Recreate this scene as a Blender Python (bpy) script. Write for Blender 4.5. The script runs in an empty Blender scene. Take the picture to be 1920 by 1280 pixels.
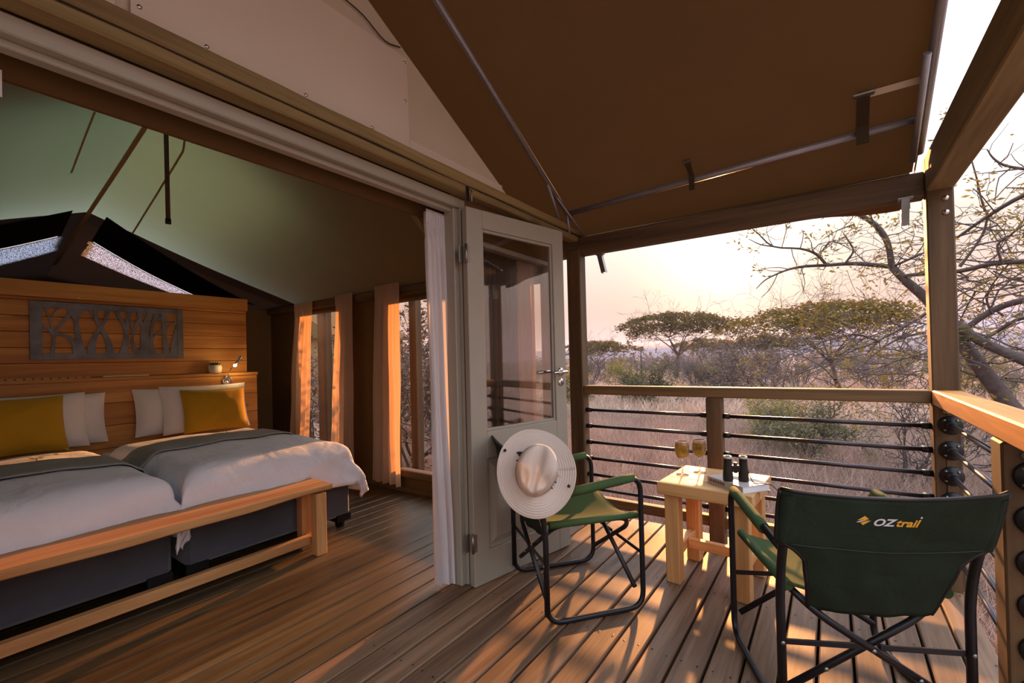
import bpy, bmesh, math, random
import numpy as np
from mathutils import Vector, Matrix, noise as mnoise
PI = math.pi
S = bpy.context.scene
COL = S.collection
rnd = random.Random(7)

# ------------------------------------------------------------------ camera, sky, sun, exposure
F_PX, CX, CY, CAM_H = 849.48, 960.0, 665.77, 1.19
YAW, PITCH, ROLL = math.radians(35.192), math.radians(0.526), math.radians(-1.4214)
fw = Vector((-math.sin(YAW)*math.cos(PITCH), math.cos(YAW)*math.cos(PITCH), math.sin(PITCH)))
r0 = Vector((math.cos(YAW), math.sin(YAW), 0)); u0 = r0.cross(fw)
cr, sr = math.cos(ROLL), math.sin(ROLL)
RT, UP = cr*r0 + sr*u0, -sr*r0 + cr*u0
cam = bpy.data.cameras.new('camera'); cam_o = bpy.data.objects.new('camera', cam); COL.objects.link(cam_o)
cam.sensor_width = 36; cam.lens = F_PX/1920*36; cam.shift_y = (CY-640)/1920
cam.clip_start = .02; cam.clip_end = 3000
m = Matrix.Identity(4)
for i in range(3):
    m[i][0], m[i][1], m[i][2] = RT[i], UP[i], -fw[i]
m[2][3] = CAM_H
cam_o.matrix_world = m
S.camera = cam_o

def at(u, v, y):
    """world point seen at photo pixel (u, v) at depth y"""
    d = RT*((u-CX)/F_PX) - UP*((v-CY)/F_PX) + fw
    t = y/d.y
    return (d.x*t, y, CAM_H + d.z*t)

SUN_AZ, SUN_EL = math.radians(9.4), math.radians(11.9)      # azimuth from +Y towards -X
sun_dir = Vector((-math.sin(SUN_AZ)*math.cos(SUN_EL), math.cos(SUN_AZ)*math.cos(SUN_EL), math.sin(SUN_EL)))

def ramp(nt, stops, interp='LINEAR'):
    n = nt.nodes.new('ShaderNodeValToRGB'); e = n.color_ramp.elements
    n.color_ramp.interpolation = interp
    while len(e) < len(stops): e.new(0.5)
    for el, (p, c) in zip(e, stops):
        el.position = p; el.color = (*c, 1)
    return n
def mathn(nt, op, a, b=None, c=None, clamp=False):
    n = nt.nodes.new('ShaderNodeMath'); n.operation = op; n.use_clamp = clamp
    for i, x in enumerate((a, b, c)):
        if x is None: continue
        if isinstance(x, (int, float)): n.inputs[i].default_value = x
        else: nt.links.new(x, n.inputs[i])
    return n.outputs[0]

w = bpy.data.worlds.new('sky'); S.world = w; w.use_nodes = True
nt = w.node_tree; nt.nodes.clear(); L = nt.links.new
tc = nt.nodes.new('ShaderNodeTexCoord')
sep = nt.nodes.new('ShaderNodeSeparateXYZ'); L(tc.outputs['Generated'], sep.inputs[0])
SKY = 1.0
rp = ramp(nt, [(0.0, (.68, .42, .39)), (.09, (.74, .49, .40)), (.22, (.94, .78, .70)), (.42, (1.8, 1.88, 2.05)), (1.0, (2.5, 2.9, 3.8))])
L(sep.outputs[2], rp.inputs[0])
dt = nt.nodes.new('ShaderNodeVectorMath'); dt.operation = 'DOT_PRODUCT'
L(tc.outputs['Generated'], dt.inputs[0]); dt.inputs[1].default_value = sun_dir
dpos = mathn(nt, 'MAXIMUM', dt.outputs['Value'], 0.0)
g1 = mathn(nt, 'POWER', dpos, 140.0); g2 = mathn(nt, 'POWER', dpos, 22.0)
def glow(g, col, base):
    mx = nt.nodes.new('ShaderNodeMix'); mx.data_type = 'RGBA'; mx.blend_type = 'ADD'; mx.clamp_result = False
    L(g, mx.inputs[0]); L(base, mx.inputs[6]); mx.inputs[7].default_value = (*col, 1)
    return mx.outputs[2]
c = glow(g2, (.12, .08, .0), rp.outputs[0]); c = glow(g1, (.9, .75, .5), c)
bg = nt.nodes.new('ShaderNodeBackground'); bg.inputs[1].default_value = SKY
L(c, bg.inputs[0]); wo = nt.nodes.new('ShaderNodeOutputWorld'); L(bg.outputs[0], wo.inputs[0])

sl = bpy.data.lights.new('sun', 'SUN'); sl.energy = 11.0; sl.color = (1.0, .42, .13); sl.angle = math.radians(1.2)
so = bpy.data.objects.new('sun', sl); COL.objects.link(so)
so.rotation_euler = (-sun_dir).to_track_quat('-Z', 'Y').to_euler()

vs = S.view_settings
vs.view_transform = 'Standard'; vs.look = 'None'; vs.gamma = 1.0; vs.use_curve_mapping = False; vs.exposure = 0.22
S.display_settings.display_device = 'sRGB'
S.cycles.max_bounces = 10; S.cycles.transparent_max_bounces = 24; S.cycles.diffuse_bounces = 6
S.cycles.caustics_reflective = False; S.cycles.caustics_refractive = False
S.cycles.sample_clamp_indirect = 6

# ------------------------------------------------------------------ materials
def srgb(r, g, b):
    f = lambda x: (x/255/12.92) if x <= 10 else ((x/255+.055)/1.055)**2.4
    return (f(r), f(g), f(b))
def base_mat(name):
    m_ = bpy.data.materials.new(name); m_.use_nodes = True
    n = m_.node_tree; b = n.nodes['Principled BSDF']
    return m_, n, b
def rand_offset(n, scale=(1, 1, 1), per_object=True):
    t = n.nodes.new('ShaderNodeTexCoord')
    mp = n.nodes.new('ShaderNodeMapping'); mp.inputs['Scale'].default_value = scale
    if per_object:
        oi = n.nodes.new('ShaderNodeObjectInfo')
        sc = n.nodes.new('ShaderNodeVectorMath'); sc.operation = 'MULTIPLY_ADD'
        cb = n.nodes.new('ShaderNodeCombineXYZ')
        for i in range(3): n.links.new(oi.outputs['Random'], cb.inputs[i])
        n.links.new(cb.outputs[0], sc.inputs[0]); sc.inputs[1].default_value = (37.3, 91.7, 53.1)
        n.links.new(t.outputs['Object'], sc.inputs[2]); n.links.new(sc.outputs[0], mp.inputs[0])
        return mp.outputs[0], oi.outputs['Random']
    n.links.new(t.outputs['Object'], mp.inputs[0])
    return mp.outputs[0], None
def wood(name, light, dark, axis='Y', rough=.55, grain=16, knots=.5, var=.25, spec=.4, coat=0):
    m_, n, b = base_mat(name); L = n.links.new
    st = {'X': (.05, 1, 1), 'Y': (1, .05, 1), 'Z': (1, 1, .05)}[axis]
    v, rndm = rand_offset(n, st)
    n1 = n.nodes.new('ShaderNodeTexNoise'); n1.inputs['Scale'].default_value = grain; n1.inputs['Detail'].default_value = 6
    n1.inputs['Distortion'].default_value = .6; L(v, n1.inputs['Vector'])
    n2 = n.nodes.new('ShaderNodeTexNoise'); n2.inputs['Scale'].default_value = grain*7; n2.inputs['Detail'].default_value = 3; L(v, n2.inputs['Vector'])
    mixf = mathn(n, 'ADD', mathn(n, 'MULTIPLY', n1.outputs[0], .75), mathn(n, 'MULTIPLY', n2.outputs[0], .25))
    rp_ = ramp(n, [(.34, dark), (.50, tuple((a+c_)/2 for a, c_ in zip(light, dark))), (.64, light)]); L(mixf, rp_.inputs[0])
    col = rp_.outputs[0]
    # knots
    st2 = {'X': (.3, 1, 1), 'Y': (1, .3, 1), 'Z': (1, 1, .3)}[axis]
    v2, _ = rand_offset(n, st2)
    vo = n.nodes.new('ShaderNodeTexVoronoi'); vo.inputs['Scale'].default_value = 3.3; L(v2, vo.inputs['Vector'])
    kn = n.nodes.new('ShaderNodeMapRange'); kn.inputs[1].default_value = .05; kn.inputs[2].default_value = .11
    kn.inputs[3].default_value = knots; kn.inputs[4].default_value = 0; L(vo.outputs['Distance'], kn.inputs[0])
    mk = n.nodes.new('ShaderNodeMix'); mk.data_type = 'RGBA'; L(kn.outputs[0], mk.inputs[0]); L(col, mk.inputs[6])
    mk.inputs[7].default_value = (*[d*.35 for d in dark], 1)
    hv = n.nodes.new('ShaderNodeHueSaturation')
    val = n.nodes.new('ShaderNodeMapRange'); val.inputs[3].default_value = 1-var; val.inputs[4].default_value = 1+var
    L(rndm, val.inputs[0]); L(val.outputs[0], hv.inputs['Value']); L(mk.outputs[2], hv.inputs['Color'])
    L(hv.outputs[0], b.inputs['Base Color'])
    b.inputs['Roughness'].default_value = rough; b.inputs['Specular IOR Level'].default_value = spec
    b.inputs['Coat Weight'].default_value = coat; b.inputs['Coat Roughness'].default_value = .25
    bp = n.nodes.new('ShaderNodeBump'); bp.inputs['Strength'].default_value = .25; bp.inputs['Distance'].default_value = .004
    L(mixf, bp.inputs['Height']); L(bp.outputs[0], b.inputs['Normal'])
    return m_
def cloth(name, col, rough=.85, trans=0.0, tcol=None, weave=260, bump=.15, mott=.12, wrinkle=0.0, sheen=0.0, bd=.004):
    m_, n, b = base_mat(name); L = n.links.new
    t = n.nodes.new('ShaderNodeTexCoord')
    n1 = n.nodes.new('ShaderNodeTexNoise'); n1.inputs['Scale'].default_value = 3.0; n1.inputs['Detail'].default_value = 5; L(t.outputs['Object'], n1.inputs['Vector'])
    rp_ = ramp(n, [(.3, tuple(x*(1-mott) for x in col)), (.7, tuple(min(1, x*(1+mott)) for x in col))]); L(n1.outputs[0], rp_.inputs[0])
    L(rp_.outputs[0], b.inputs['Base Color']); b.inputs['Roughness'].default_value = rough
    b.inputs['Specular IOR Level'].default_value = .15; b.inputs['Sheen Weight'].default_value = sheen
    n2 = n.nodes.new('ShaderNodeTexNoise'); n2.inputs['Scale'].default_value = weave; L(t.outputs['Object'], n2.inputs['Vector'])
    h = n2.outputs[0]
    if wrinkle:
        n3 = n.nodes.new('ShaderNodeTexNoise'); n3.inputs['Scale'].default_value = 7; n3.inputs['Detail'].default_value = 3; n3.inputs['Distortion'].default_value = 1.2
        L(t.outputs['Object'], n3.inputs['Vector']); h = mathn(n, 'MULTIPLY_ADD', n3.outputs[0], wrinkle, h)
    bp = n.nodes.new('ShaderNodeBump'); bp.inputs['Strength'].default_value = bump; bp.inputs['Distance'].default_value = bd
    L(h, bp.inputs['Height']); L(bp.outputs[0], b.inputs['Normal'])
    if trans:
        tr = n.nodes.new('ShaderNodeBsdfTranslucent'); tr.inputs[0].default_value = (*(tcol or col), 1)
        ms = n.nodes.new('ShaderNodeMixShader'); ms.inputs[0].default_value = trans
        L(b.outputs[0], ms.inputs[1]); L(tr.outputs[0], ms.inputs[2]); L(ms.outputs[0], n.nodes['Material Output'].inputs[0])
    return m_
def solid(name, col, rough=.5, metal=0.0, var=.12, scale=12, bump=0.0, spec=.5):
    m_, n, b = base_mat(name); L = n.links.new
    t = n.nodes.new('ShaderNodeTexCoord')
    n1 = n.nodes.new('ShaderNodeTexNoise'); n1.inputs['Scale'].default_value = scale; n1.inputs['Detail'].default_value = 5; L(t.outputs['Object'], n1.inputs['Vector'])
    rp_ = ramp(n, [(.3, tuple(x*(1-var) for x in col)), (.7, tuple(min(1, x*(1+var)) for x in col))]); L(n1.outputs[0], rp_.inputs[0])
    L(rp_.outputs[0], b.inputs['Base Color']); b.inputs['Roughness'].default_value = rough; b.inputs['Metallic'].default_value = metal
    b.inputs['Specular IOR Level'].default_value = spec
    if bump:
        bp = n.nodes.new('ShaderNodeBump'); bp.inputs['Strength'].default_value = bump; bp.inputs['Distance'].default_value = .005
        L(n1.outputs[0], bp.inputs['Height']); L(bp.outputs[0], b.inputs['Normal'])
    return m_
def leafy(name, cols, trans=.35):
    m_, n, b = base_mat(name); L = n.links.new
    t = n.nodes.new('ShaderNodeTexCoord'); oi = n.nodes.new('ShaderNodeObjectInfo')
    n1 = n.nodes.new('ShaderNodeTexNoise'); n1.inputs['Scale'].default_value = 2.5; n1.inputs['Detail'].default_value = 6; L(t.outputs['Object'], n1.inputs['Vector'])
    f = mathn(n, 'ADD', n1.outputs[0], mathn(n, 'MULTIPLY', mathn(n, 'SUBTRACT', oi.outputs['Random'], .5), .35))
    st = [(.3+.4*i/max(1, len(cols)-1), c_) for i, c_ in enumerate(cols)]
    rp_ = ramp(n, st); L(f, rp_.inputs[0]); L(rp_.outputs[0], b.inputs['Base Color']); b.inputs['Roughness'].default_value = .8
    b.inputs['Specular IOR Level'].default_value = .1
    if trans:
        tr = n.nodes.new('ShaderNodeBsdfTranslucent'); L(rp_.outputs[0], tr.inputs[0])
        ms = n.nodes.new('ShaderNodeMixShader'); ms.inputs[0].default_value = trans
        L(b.outputs[0], ms.inputs[1]); L(tr.outputs[0], ms.inputs[2]); L(ms.outputs[0], n.nodes['Material Output'].inputs[0])
    return m_
def pane_mat(name, clear=.88, tint=(1, 1, 1), rough=.02, refl=.06):
    m_, n, b = base_mat(name); L = n.links.new
    tr = n.nodes.new('ShaderNodeBsdfTransparent'); tr.inputs[0].default_value = (*[clear*x for x in tint], 1)
    gl = n.nodes.new('ShaderNodeBsdfGlossy'); gl.inputs['Roughness'].default_value = rough
    lw = n.nodes.new('ShaderNodeLayerWeight'); lw.inputs[0].default_value = .5
    frs = mathn(n, 'MULTIPLY_ADD', mathn(n, 'POWER', lw.outputs['Facing'], 4.0), .75, refl)
    t = n.nodes.new('ShaderNodeTexCoord'); n1 = n.nodes.new('ShaderNodeTexNoise'); n1.inputs['Scale'].default_value = 4
    L(t.outputs['Object'], n1.inputs['Vector'])
    bp = n.nodes.new('ShaderNodeBump'); bp.inputs['Strength'].default_value = .02; L(n1.outputs[0], bp.inputs['Height']); L(bp.outputs[0], gl.inputs['Normal'])
    ms = n.nodes.new('ShaderNodeMixShader'); L(frs, ms.inputs[0]); L(tr.outputs[0], ms.inputs[1]); L(gl.outputs[0], ms.inputs[2])
    L(ms.outputs[0], n.nodes['Material Output'].inputs[0])
    return m_

M = {}
M['floor'] = wood('floor_pine', srgb(106, 87, 58), srgb(56, 43, 28), 'Y', .38, 15, .75, .20, .45)
M['deck'] = wood('deck_pine', srgb(140, 108, 82), srgb(86, 62, 44), 'Y', .55, 15, .75, .14, .3)
M['joist'] = solid('joist_dark', srgb(40, 28, 20), .9)
for a in 'XYZ':
    M['post'+a] = wood('post_pine_'+a, srgb(108, 84, 56), srgb(62, 46, 30), a, .65, 11, .7, .10)
    M['bench'+a] = wood('bench_pine_'+a, srgb(208, 160, 106), srgb(160, 110, 64), a, .5, 12, .7, .08)
    M['table'+a] = wood('table_pine_'+a, srgb(222, 172, 112), srgb(176, 124, 72), a, .5, 13, .4, .08)
    M['beam'+a] = wood('beam_pine_'+a, srgb(150, 130, 86), srgb(98, 80, 48), a, .7, 10, .6, .10)
M['head'] = wood('headboard_pine', srgb(220, 160, 88), srgb(168, 110, 54), 'Y', .5, 10, .8, .10)
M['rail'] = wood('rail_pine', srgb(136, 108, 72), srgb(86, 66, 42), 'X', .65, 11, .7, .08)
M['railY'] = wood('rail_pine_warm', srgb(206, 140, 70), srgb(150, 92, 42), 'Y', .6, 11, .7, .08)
M['paint'] = solid('stone_grey_paint', srgb(156, 151, 138), .42, var=.04, scale=5)
M['gable'] = cloth('gable_canvas', srgb(196, 186, 168), .9, bump=.2, mott=.05)
M['board'] = cloth('gable_panel', srgb(208, 198, 184), .9, bump=.1, mott=.03)
M['fly'] = cloth('fly_canvas', srgb(70, 60, 45), .9, .03, srgb(140, 100, 55), bump=.2, mott=.08)
M['inner'] = cloth('tent_canvas', srgb(126, 104, 74), .9, .36, (.40, .43, .30), bump=.2, mott=.08, wrinkle=1.5)
M['wallc'] = cloth('wall_canvas', srgb(104, 80, 50), .9, .03, bump=.25, mott=.08)
M['wallin'] = cloth('partition_canvas', srgb(150, 130, 96), .9, .03, bump=.25, mott=.05)
M['pipe'] = solid('grey_pipe', srgb(150, 148, 156), .4, .5, var=.08)
M['steel'] = solid('galvanised_steel', srgb(150, 146, 140), .35, .9, var=.1)
M['chrome'] = solid('chrome', srgb(215, 212, 208), .16, 1, var=.03)
M['iron'] = solid('black_iron', srgb(34, 33, 35), .42, .4, var=.2, bump=.1)
M['rod'] = solid('dark_conduit', srgb(70, 64, 66), .28, .8, var=.12)
M['sheet'] = cloth('white_cotton', srgb(234, 235, 244), .9, .08, srgb(235, 230, 230), bump=.35, mott=.02, wrinkle=7.0, bd=.006)
M['pillow'] = cloth('white_pillowcase', srgb(236, 232, 234), .9, .08, bump=.4, mott=.02, wrinkle=8.0, bd=.006)
M['mustard'] = cloth('mustard_linen', srgb(190, 148, 34), .85, .12, srgb(220, 160, 20), weave=320, bump=.4, mott=.06, sheen=.2)
M['throw'] = cloth('grey_knit', srgb(150, 150, 148), .95, weave=110, bump=.9, mott=.08)
M['suede'] = cloth('charcoal_suede', srgb(74, 75, 82), .8, bump=.15, mott=.22, sheen=.4)
M['blackplastic'] = solid('black_plastic', srgb(16, 15, 16), .45)
M['curtain'] = cloth('sheer_curtain', srgb(214, 192, 170), .9, .42, srgb(236, 190, 146), bump=.1, mott=.03)
M['whitecurtain'] = cloth('white_curtain', srgb(226, 224, 228), .9, .3, srgb(230, 225, 225), bump=.15, mott=.03)
M['darkcurtain'] = cloth('brown_curtain', srgb(74, 58, 48), .9, .05, bump=.15, mott=.05)
M['artmetal'] = solid('dark_patina_metal', srgb(116, 120, 130), .5, .4, var=.35, scale=9)
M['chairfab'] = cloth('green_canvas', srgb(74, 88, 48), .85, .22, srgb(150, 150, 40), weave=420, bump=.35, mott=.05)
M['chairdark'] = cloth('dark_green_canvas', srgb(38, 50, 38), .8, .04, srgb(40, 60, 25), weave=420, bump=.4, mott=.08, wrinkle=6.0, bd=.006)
M['sleeve'] = cloth('green_sleeve', srgb(66, 88, 54), .85, 0, weave=420, bump=.35, mott=.06)
M['chairtube'] = solid('black_powder_coat', srgb(30, 30, 34), .35, .3, var=.1)
M['yellowprint'] = solid('yellow_print', srgb(236, 180, 50), .6, var=.03)
M['whiteprint'] = solid('white_print', srgb(222, 222, 232), .6, var=.02)
M['hat'] = cloth('stone_hat_cotton', srgb(212, 198, 186), .9, .06, weave=380, bump=.3, mott=.03)
M['cord'] = solid('brown_cord', srgb(58, 42, 32), .8)
M['page'] = solid('book_paper', srgb(226, 226, 232), .8, var=.03)
M['cover'] = solid('book_cover', srgb(186, 178, 170), .45, var=.05)
M['ink'] = solid('print_ink', srgb(60, 52, 48), .7)
M['bino'] = solid('binocular_rubber', srgb(28, 20, 16), .5, var=.2)
M['potceramic'] = solid('white_ceramic', srgb(216, 202, 190), .5, var=.03)
M['succulent'] = leafy('succulent_leaf', [srgb(40, 60, 26), srgb(84, 110, 50)], .1)
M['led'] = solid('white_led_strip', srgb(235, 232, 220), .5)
M['mesh'] = cloth('black_mesh', srgb(16, 14, 14), .95, 0, weave=300, bump=.3)
def shade_net():
    m_, n, b = base_mat('shade_net'); L = n.links.new
    t = n.nodes.new('ShaderNodeTexCoord'); mp = n.nodes.new('ShaderNodeMapping'); mp.inputs['Scale'].default_value = (60, 200, 60)
    L(t.outputs['Object'], mp.inputs[0]); n1 = n.nodes.new('ShaderNodeTexNoise'); n1.inputs['Scale'].default_value = 1; L(mp.outputs[0], n1.inputs['Vector'])
    rp_ = ramp(n, [(.42, (.03, .03, .035)), (.6, (.5, .5, .56))]); L(n1.outputs[0], rp_.inputs[0])
    tr = n.nodes.new('ShaderNodeBsdfTranslucent'); L(rp_.outputs[0], tr.inputs[0]); L(rp_.outputs[0], b.inputs['Base Color']); b.inputs['Roughness'].default_value = .9
    ms = n.nodes.new('ShaderNodeMixShader'); ms.inputs[0].default_value = .55
    L(b.outputs[0], ms.inputs[1]); L(tr.outputs[0], ms.inputs[2]); L(ms.outputs[0], n.nodes['Material Output'].inputs[0])
    return m_
M['net'] = shade_net()
M['green'] = cloth('green_shade_cloth', (.10, .16, .11), .9, .6, (.42, .56, .42))
M['glass'] = pane_mat('door_glass', .95, refl=.10)
M['pvc'] = pane_mat('window_mesh', .90, (1, .97, .93), .3, .015)
def glass_like(name, col, ior, clear, transl=0.0):
    m_, n, b = base_mat(name); L = n.links.new
    t = n.nodes.new('ShaderNodeTexCoord'); n1 = n.nodes.new('ShaderNodeTexNoise'); n1.inputs['Scale'].default_value = 45; L(t.outputs['Object'], n1.inputs['Vector'])
    rp_ = ramp(n, [(.35, tuple(x*.9 for x in col)), (.65, col)]); L(n1.outputs[0], rp_.inputs[0])
    gl = n.nodes.new('ShaderNodeBsdfGlass'); gl.inputs['IOR'].default_value = ior; gl.inputs['Roughness'].default_value = .0; L(rp_.outputs[0], gl.inputs['Color'])
    tr = n.nodes.new('ShaderNodeBsdfTransparent'); L(rp_.outputs[0], tr.inputs[0])
    ms = n.nodes.new('ShaderNodeMixShader'); ms.inputs[0].default_value = clear; L(gl.outputs[0], ms.inputs[1]); L(tr.outputs[0], ms.inputs[2]); out = ms
    if transl:
        tl = n.nodes.new('ShaderNodeBsdfTranslucent'); L(rp_.outputs[0], tl.inputs[0])
        m2 = n.nodes.new('ShaderNodeMixShader'); m2.inputs[0].default_value = transl; L(ms.outputs[0], m2.inputs[1]); L(tl.outputs[0], m2.inputs[2]); out = m2
    L(out.outputs[0], n.nodes['Material Output'].inputs[0]); return m_
M['wglass'] = glass_like('wine_glass', (.97, .97, .96), 1.45, .35)
M['wine'] = glass_like('white_wine', (1.0, .82, .34), 1.33, .5, .42)
M['lemon'] = solid('lemon_slice', srgb(240, 214, 110), .5)
M['bark'] = solid('acacia_bark', srgb(92, 72, 60), .9, var=.3, scale=20, bump=.4)
M['barkgrey'] = solid('grey_thorn_bark', srgb(84, 72, 68), .9, var=.25, scale=20)
M['leafA'] = leafy('acacia_leaf', [srgb(74, 64, 36), srgb(104, 90, 48), srgb(136, 116, 62)])
M['leafY'] = leafy('sparse_leaf', [srgb(106, 96, 48), srgb(150, 138, 70)])
M['leafG'] = leafy('green_leaf', [srgb(70, 74, 52), srgb(98, 98, 70), srgb(122, 116, 84)])
M['leafD'] = leafy('dry_twig', [srgb(88, 76, 70), srgb(112, 98, 88)], .15)
M['grass'] = leafy('dry_grass', [srgb(136, 112, 100), srgb(162, 136, 120), srgb(186, 160, 140)], .15)
M['hill'] = leafy('hill_scrub', [srgb(84, 78, 88), srgb(98, 90, 100)], 0)  # violet grey of distance haze is put into both hill colours
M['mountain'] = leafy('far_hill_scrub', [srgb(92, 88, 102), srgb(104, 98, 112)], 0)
def ground_m():
    m_, n, b = base_mat('savanna_ground'); L = n.links.new
    t = n.nodes.new('ShaderNodeTexCoord')
    n1 = n.nodes.new('ShaderNodeTexNoise'); n1.inputs['Scale'].default_value = .22; n1.inputs['Detail'].default_value = 8; L(t.outputs['Object'], n1.inputs['Vector'])
    n2 = n.nodes.new('ShaderNodeTexNoise'); n2.inputs['Scale'].default_value = 9; n2.inputs['Detail'].default_value = 6; L(t.outputs['Object'], n2.inputs['Vector'])
    f = mathn(n, 'MULTIPLY_ADD', n1.outputs[0], .6, mathn(n, 'MULTIPLY', n2.outputs[0], .4))
    rp_ = ramp(n, [(.35, srgb(122, 100, 90)), (.5, srgb(150, 126, 112)), (.66, srgb(170, 146, 126))]); L(f, rp_.inputs[0])
    L(rp_.outputs[0], b.inputs['Base Color']); b.inputs['Roughness'].default_value = 1; b.inputs['Specular IOR Level'].default_value = 0
    bp = n.nodes.new('ShaderNodeBump'); bp.inputs['Distance'].default_value = .1; L(n2.outputs[0], bp.inputs['Height']); L(bp.outputs[0], b.inputs['Normal'])
    return m_
M['ground'] = ground_m()
def lamp_m():
    m_, n, b = base_mat('lamp_bulb'); L = n.links.new
    em = n.nodes.new('ShaderNodeEmission'); em.inputs[0].default_value = (1, .66, .22, 1); em.inputs[1].default_value = 30
    L(em.outputs[0], n.nodes['Material Output'].inputs[0]); return m_
M['bulb'] = lamp_m()

# ------------------------------------------------------------------ mesh helpers
class MB:
    def __init__(s): s.v = []; s.f = []; s.sm = []
    def add(s, vs_, fs, smooth=False):
        o = len(s.v); s.v += [tuple(p) for p in vs_]; s.f += [tuple(i+o for i in q) for q in fs]; s.sm += [smooth]*len(fs); return s
    def box(s, lo, hi, c=0.0, M4=None):
        """box with chamfered edges c"""
        (x0, y0, z0), (x1, y1, z1) = lo, hi
        if c <= 0:
            vv = [(x0,y0,z0),(x1,y0,z0),(x1,y1,z0),(x0,y1,z0),(x0,y0,z1),(x1,y0,z1),(x1,y1,z1),(x0,y1,z1)]
            ff = [(3,2,1,0),(4,5,6,7),(0,1,5,4),(1,2,6,5),(2,3,7,6),(3,0,4,7)]
        else:
            c = min(c, (x1-x0)/2.01, (y1-y0)/2.01, (z1-z0)/2.01)
            vv = []; idx = {}
            X, Y, Z = (x0, x1), (y0, y1), (z0, z1)
            for i in (0, 1):
                for j in (0, 1):
                    for k in (0, 1):
                        px, py, pz = X[i], Y[j], Z[k]
                        ix, iy, iz = (c if i == 0 else -c), (c if j == 0 else -c), (c if k == 0 else -c)
                        idx[i,j,k,'x'] = len(vv); vv.append((px, py+iy, pz+iz))
                        idx[i,j,k,'y'] = len(vv); vv.append((px+ix, py, pz+iz))
                        idx[i,j,k,'z'] = len(vv); vv.append((px+ix, py+iy, pz))
            ff = []
            g = lambda *a: idx[a]
            for i in (0, 1):
                q = [g(i,0,0,'x'), g(i,1,0,'x'), g(i,1,1,'x'), g(i,0,1,'x')]; ff.append(tuple(q if i else q[::-1]))
                q = [g(0,i,0,'y'), g(1,i,0,'y'), g(1,i,1,'y'), g(0,i,1,'y')]; ff.append(tuple(q[::-1] if i else q))
                q = [g(0,0,i,'z'), g(1,0,i,'z'), g(1,1,i,'z'), g(0,1,i,'z')]; ff.append(tuple(q if i else q[::-1]))
            for a in (0, 1):
                for b_ in (0, 1):
                    fl = a ^ b_
                    q = [g(a,b_,0,'x'), g(a,b_,0,'y'), g(a,b_,1,'y'), g(a,b_,1,'x')]; ff.append(tuple(q if not fl else q[::-1]))
                    q = [g(a,0,b_,'z'), g(a,0,b_,'x'), g(a,1,b_,'x'), g(a,1,b_,'z')]; ff.append(tuple(q if not fl else q[::-1]))
                    q = [g(0,a,b_,'y'), g(0,a,b_,'z'), g(1,a,b_,'z'), g(1,a,b_,'y')]; ff.append(tuple(q if not fl else q[::-1]))
                    for k in (0, 1):
                        q = [g(a,b_,k,'x'), g(a,b_,k,'z'), g(a,b_,k,'y')]; ff.append(tuple(q if (a^b_^k) else q[::-1]))
        if M4 is not None: vv = [tuple(M4 @ Vector(p)) for p in vv]
        return s.add(vv, ff)
    def tube(s, pts, r, n=8, caps=True, closed=False, M4=None):
        pts = [Vector(p) for p in pts]; k = len(pts)
        rr = r if isinstance(r, (list, tuple)) else [r]*k
        vv = []; nrm = None
        for i, p in enumerate(pts):
            if closed: t = pts[(i+1) % k]-pts[i-1]
            else: t = pts[min(i+1, k-1)]-pts[max(i-1, 0)]
            t.normalize()
            if nrm is None:
                nrm = t.orthogonal().normalized()
            else:
                nrm = (nrm - t*nrm.dot(t))
                nrm = nrm.normalized() if nrm.length > 1e-6 else t.orthogonal().normalized()
            bn = t.cross(nrm)
            for j in range(n):
                a = 2*PI*j/n; vv.append(p + (nrm*math.cos(a)+bn*math.sin(a))*rr[i])
        ff = []
        for i in range(k if closed else k-1):
            for j in range(n):
                a0, a1 = i*n+j, i*n+(j+1) % n; b0, b1 = ((i+1) % k)*n+j, ((i+1) % k)*n+(j+1) % n
                ff.append((a0, a1, b1, b0))
        if M4 is not None: vv = [M4 @ p for p in vv]
        s.add(vv, ff, True)
        if caps and not closed:
            o = len(s.v)-len(vv)
            s.f.append(tuple(o+j for j in reversed(range(n)))); s.f.append(tuple(o+(k-1)*n+j for j in range(n))); s.sm += [False, False]
        return s
    def lathe(s, prof, n=24, M4=None, smooth=True):
        vv = []; k = len(prof)
        for r_, z in prof:
            for j in range(n):
                a = 2*PI*j/n; vv.append(Vector((r_*math.cos(a), r_*math.sin(a), z)))
        ff = []
        for i in range(k-1):
            for j in range(n):
                ff.append((i*n+j, i*n+(j+1) % n, (i+1)*n+(j+1) % n, (i+1)*n+j))
        if M4 is not None: vv = [M4 @ p for p in vv]
        return s.add(vv, ff, smooth)
    def grid(s, fn, nu, nv, smooth=True, flip=False):
        vv = [fn(i/nu, j/nv) for i in range(nu+1) for j in range(nv+1)]
        ff = []
        for i in range(nu):
            for j in range(nv):
                q = (i*(nv+1)+j, (i+1)*(nv+1)+j, (i+1)*(nv+1)+j+1, i*(nv+1)+j+1)
                ff.append(q[::-1] if flip else q)
        return s.add(vv, ff, smooth)
    def prism(s, poly, axis, a, b_):
        """extrude 2-D polygon along axis from a to b_"""
        def P(p, t):
            return {'X': (t, p[0], p[1]), 'Y': (p[0], t, p[1]), 'Z': (p[0], p[1], t)}[axis]
        n = len(poly)
        vv = [P(p, a) for p in poly]+[P(p, b_) for p in poly]
        ff = [tuple(range(n))[::-1], tuple(range(n, 2*n))]+[(i, (i+1) % n, n+(i+1) % n, n+i) for i in range(n)]
        return s.add(vv, ff)
    def mesh(s, name):
        me = bpy.data.meshes.new(name); me.from_pydata(s.v, [], s.f); me.update()
        me.polygons.foreach_set('use_smooth', s.sm); return me
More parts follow.
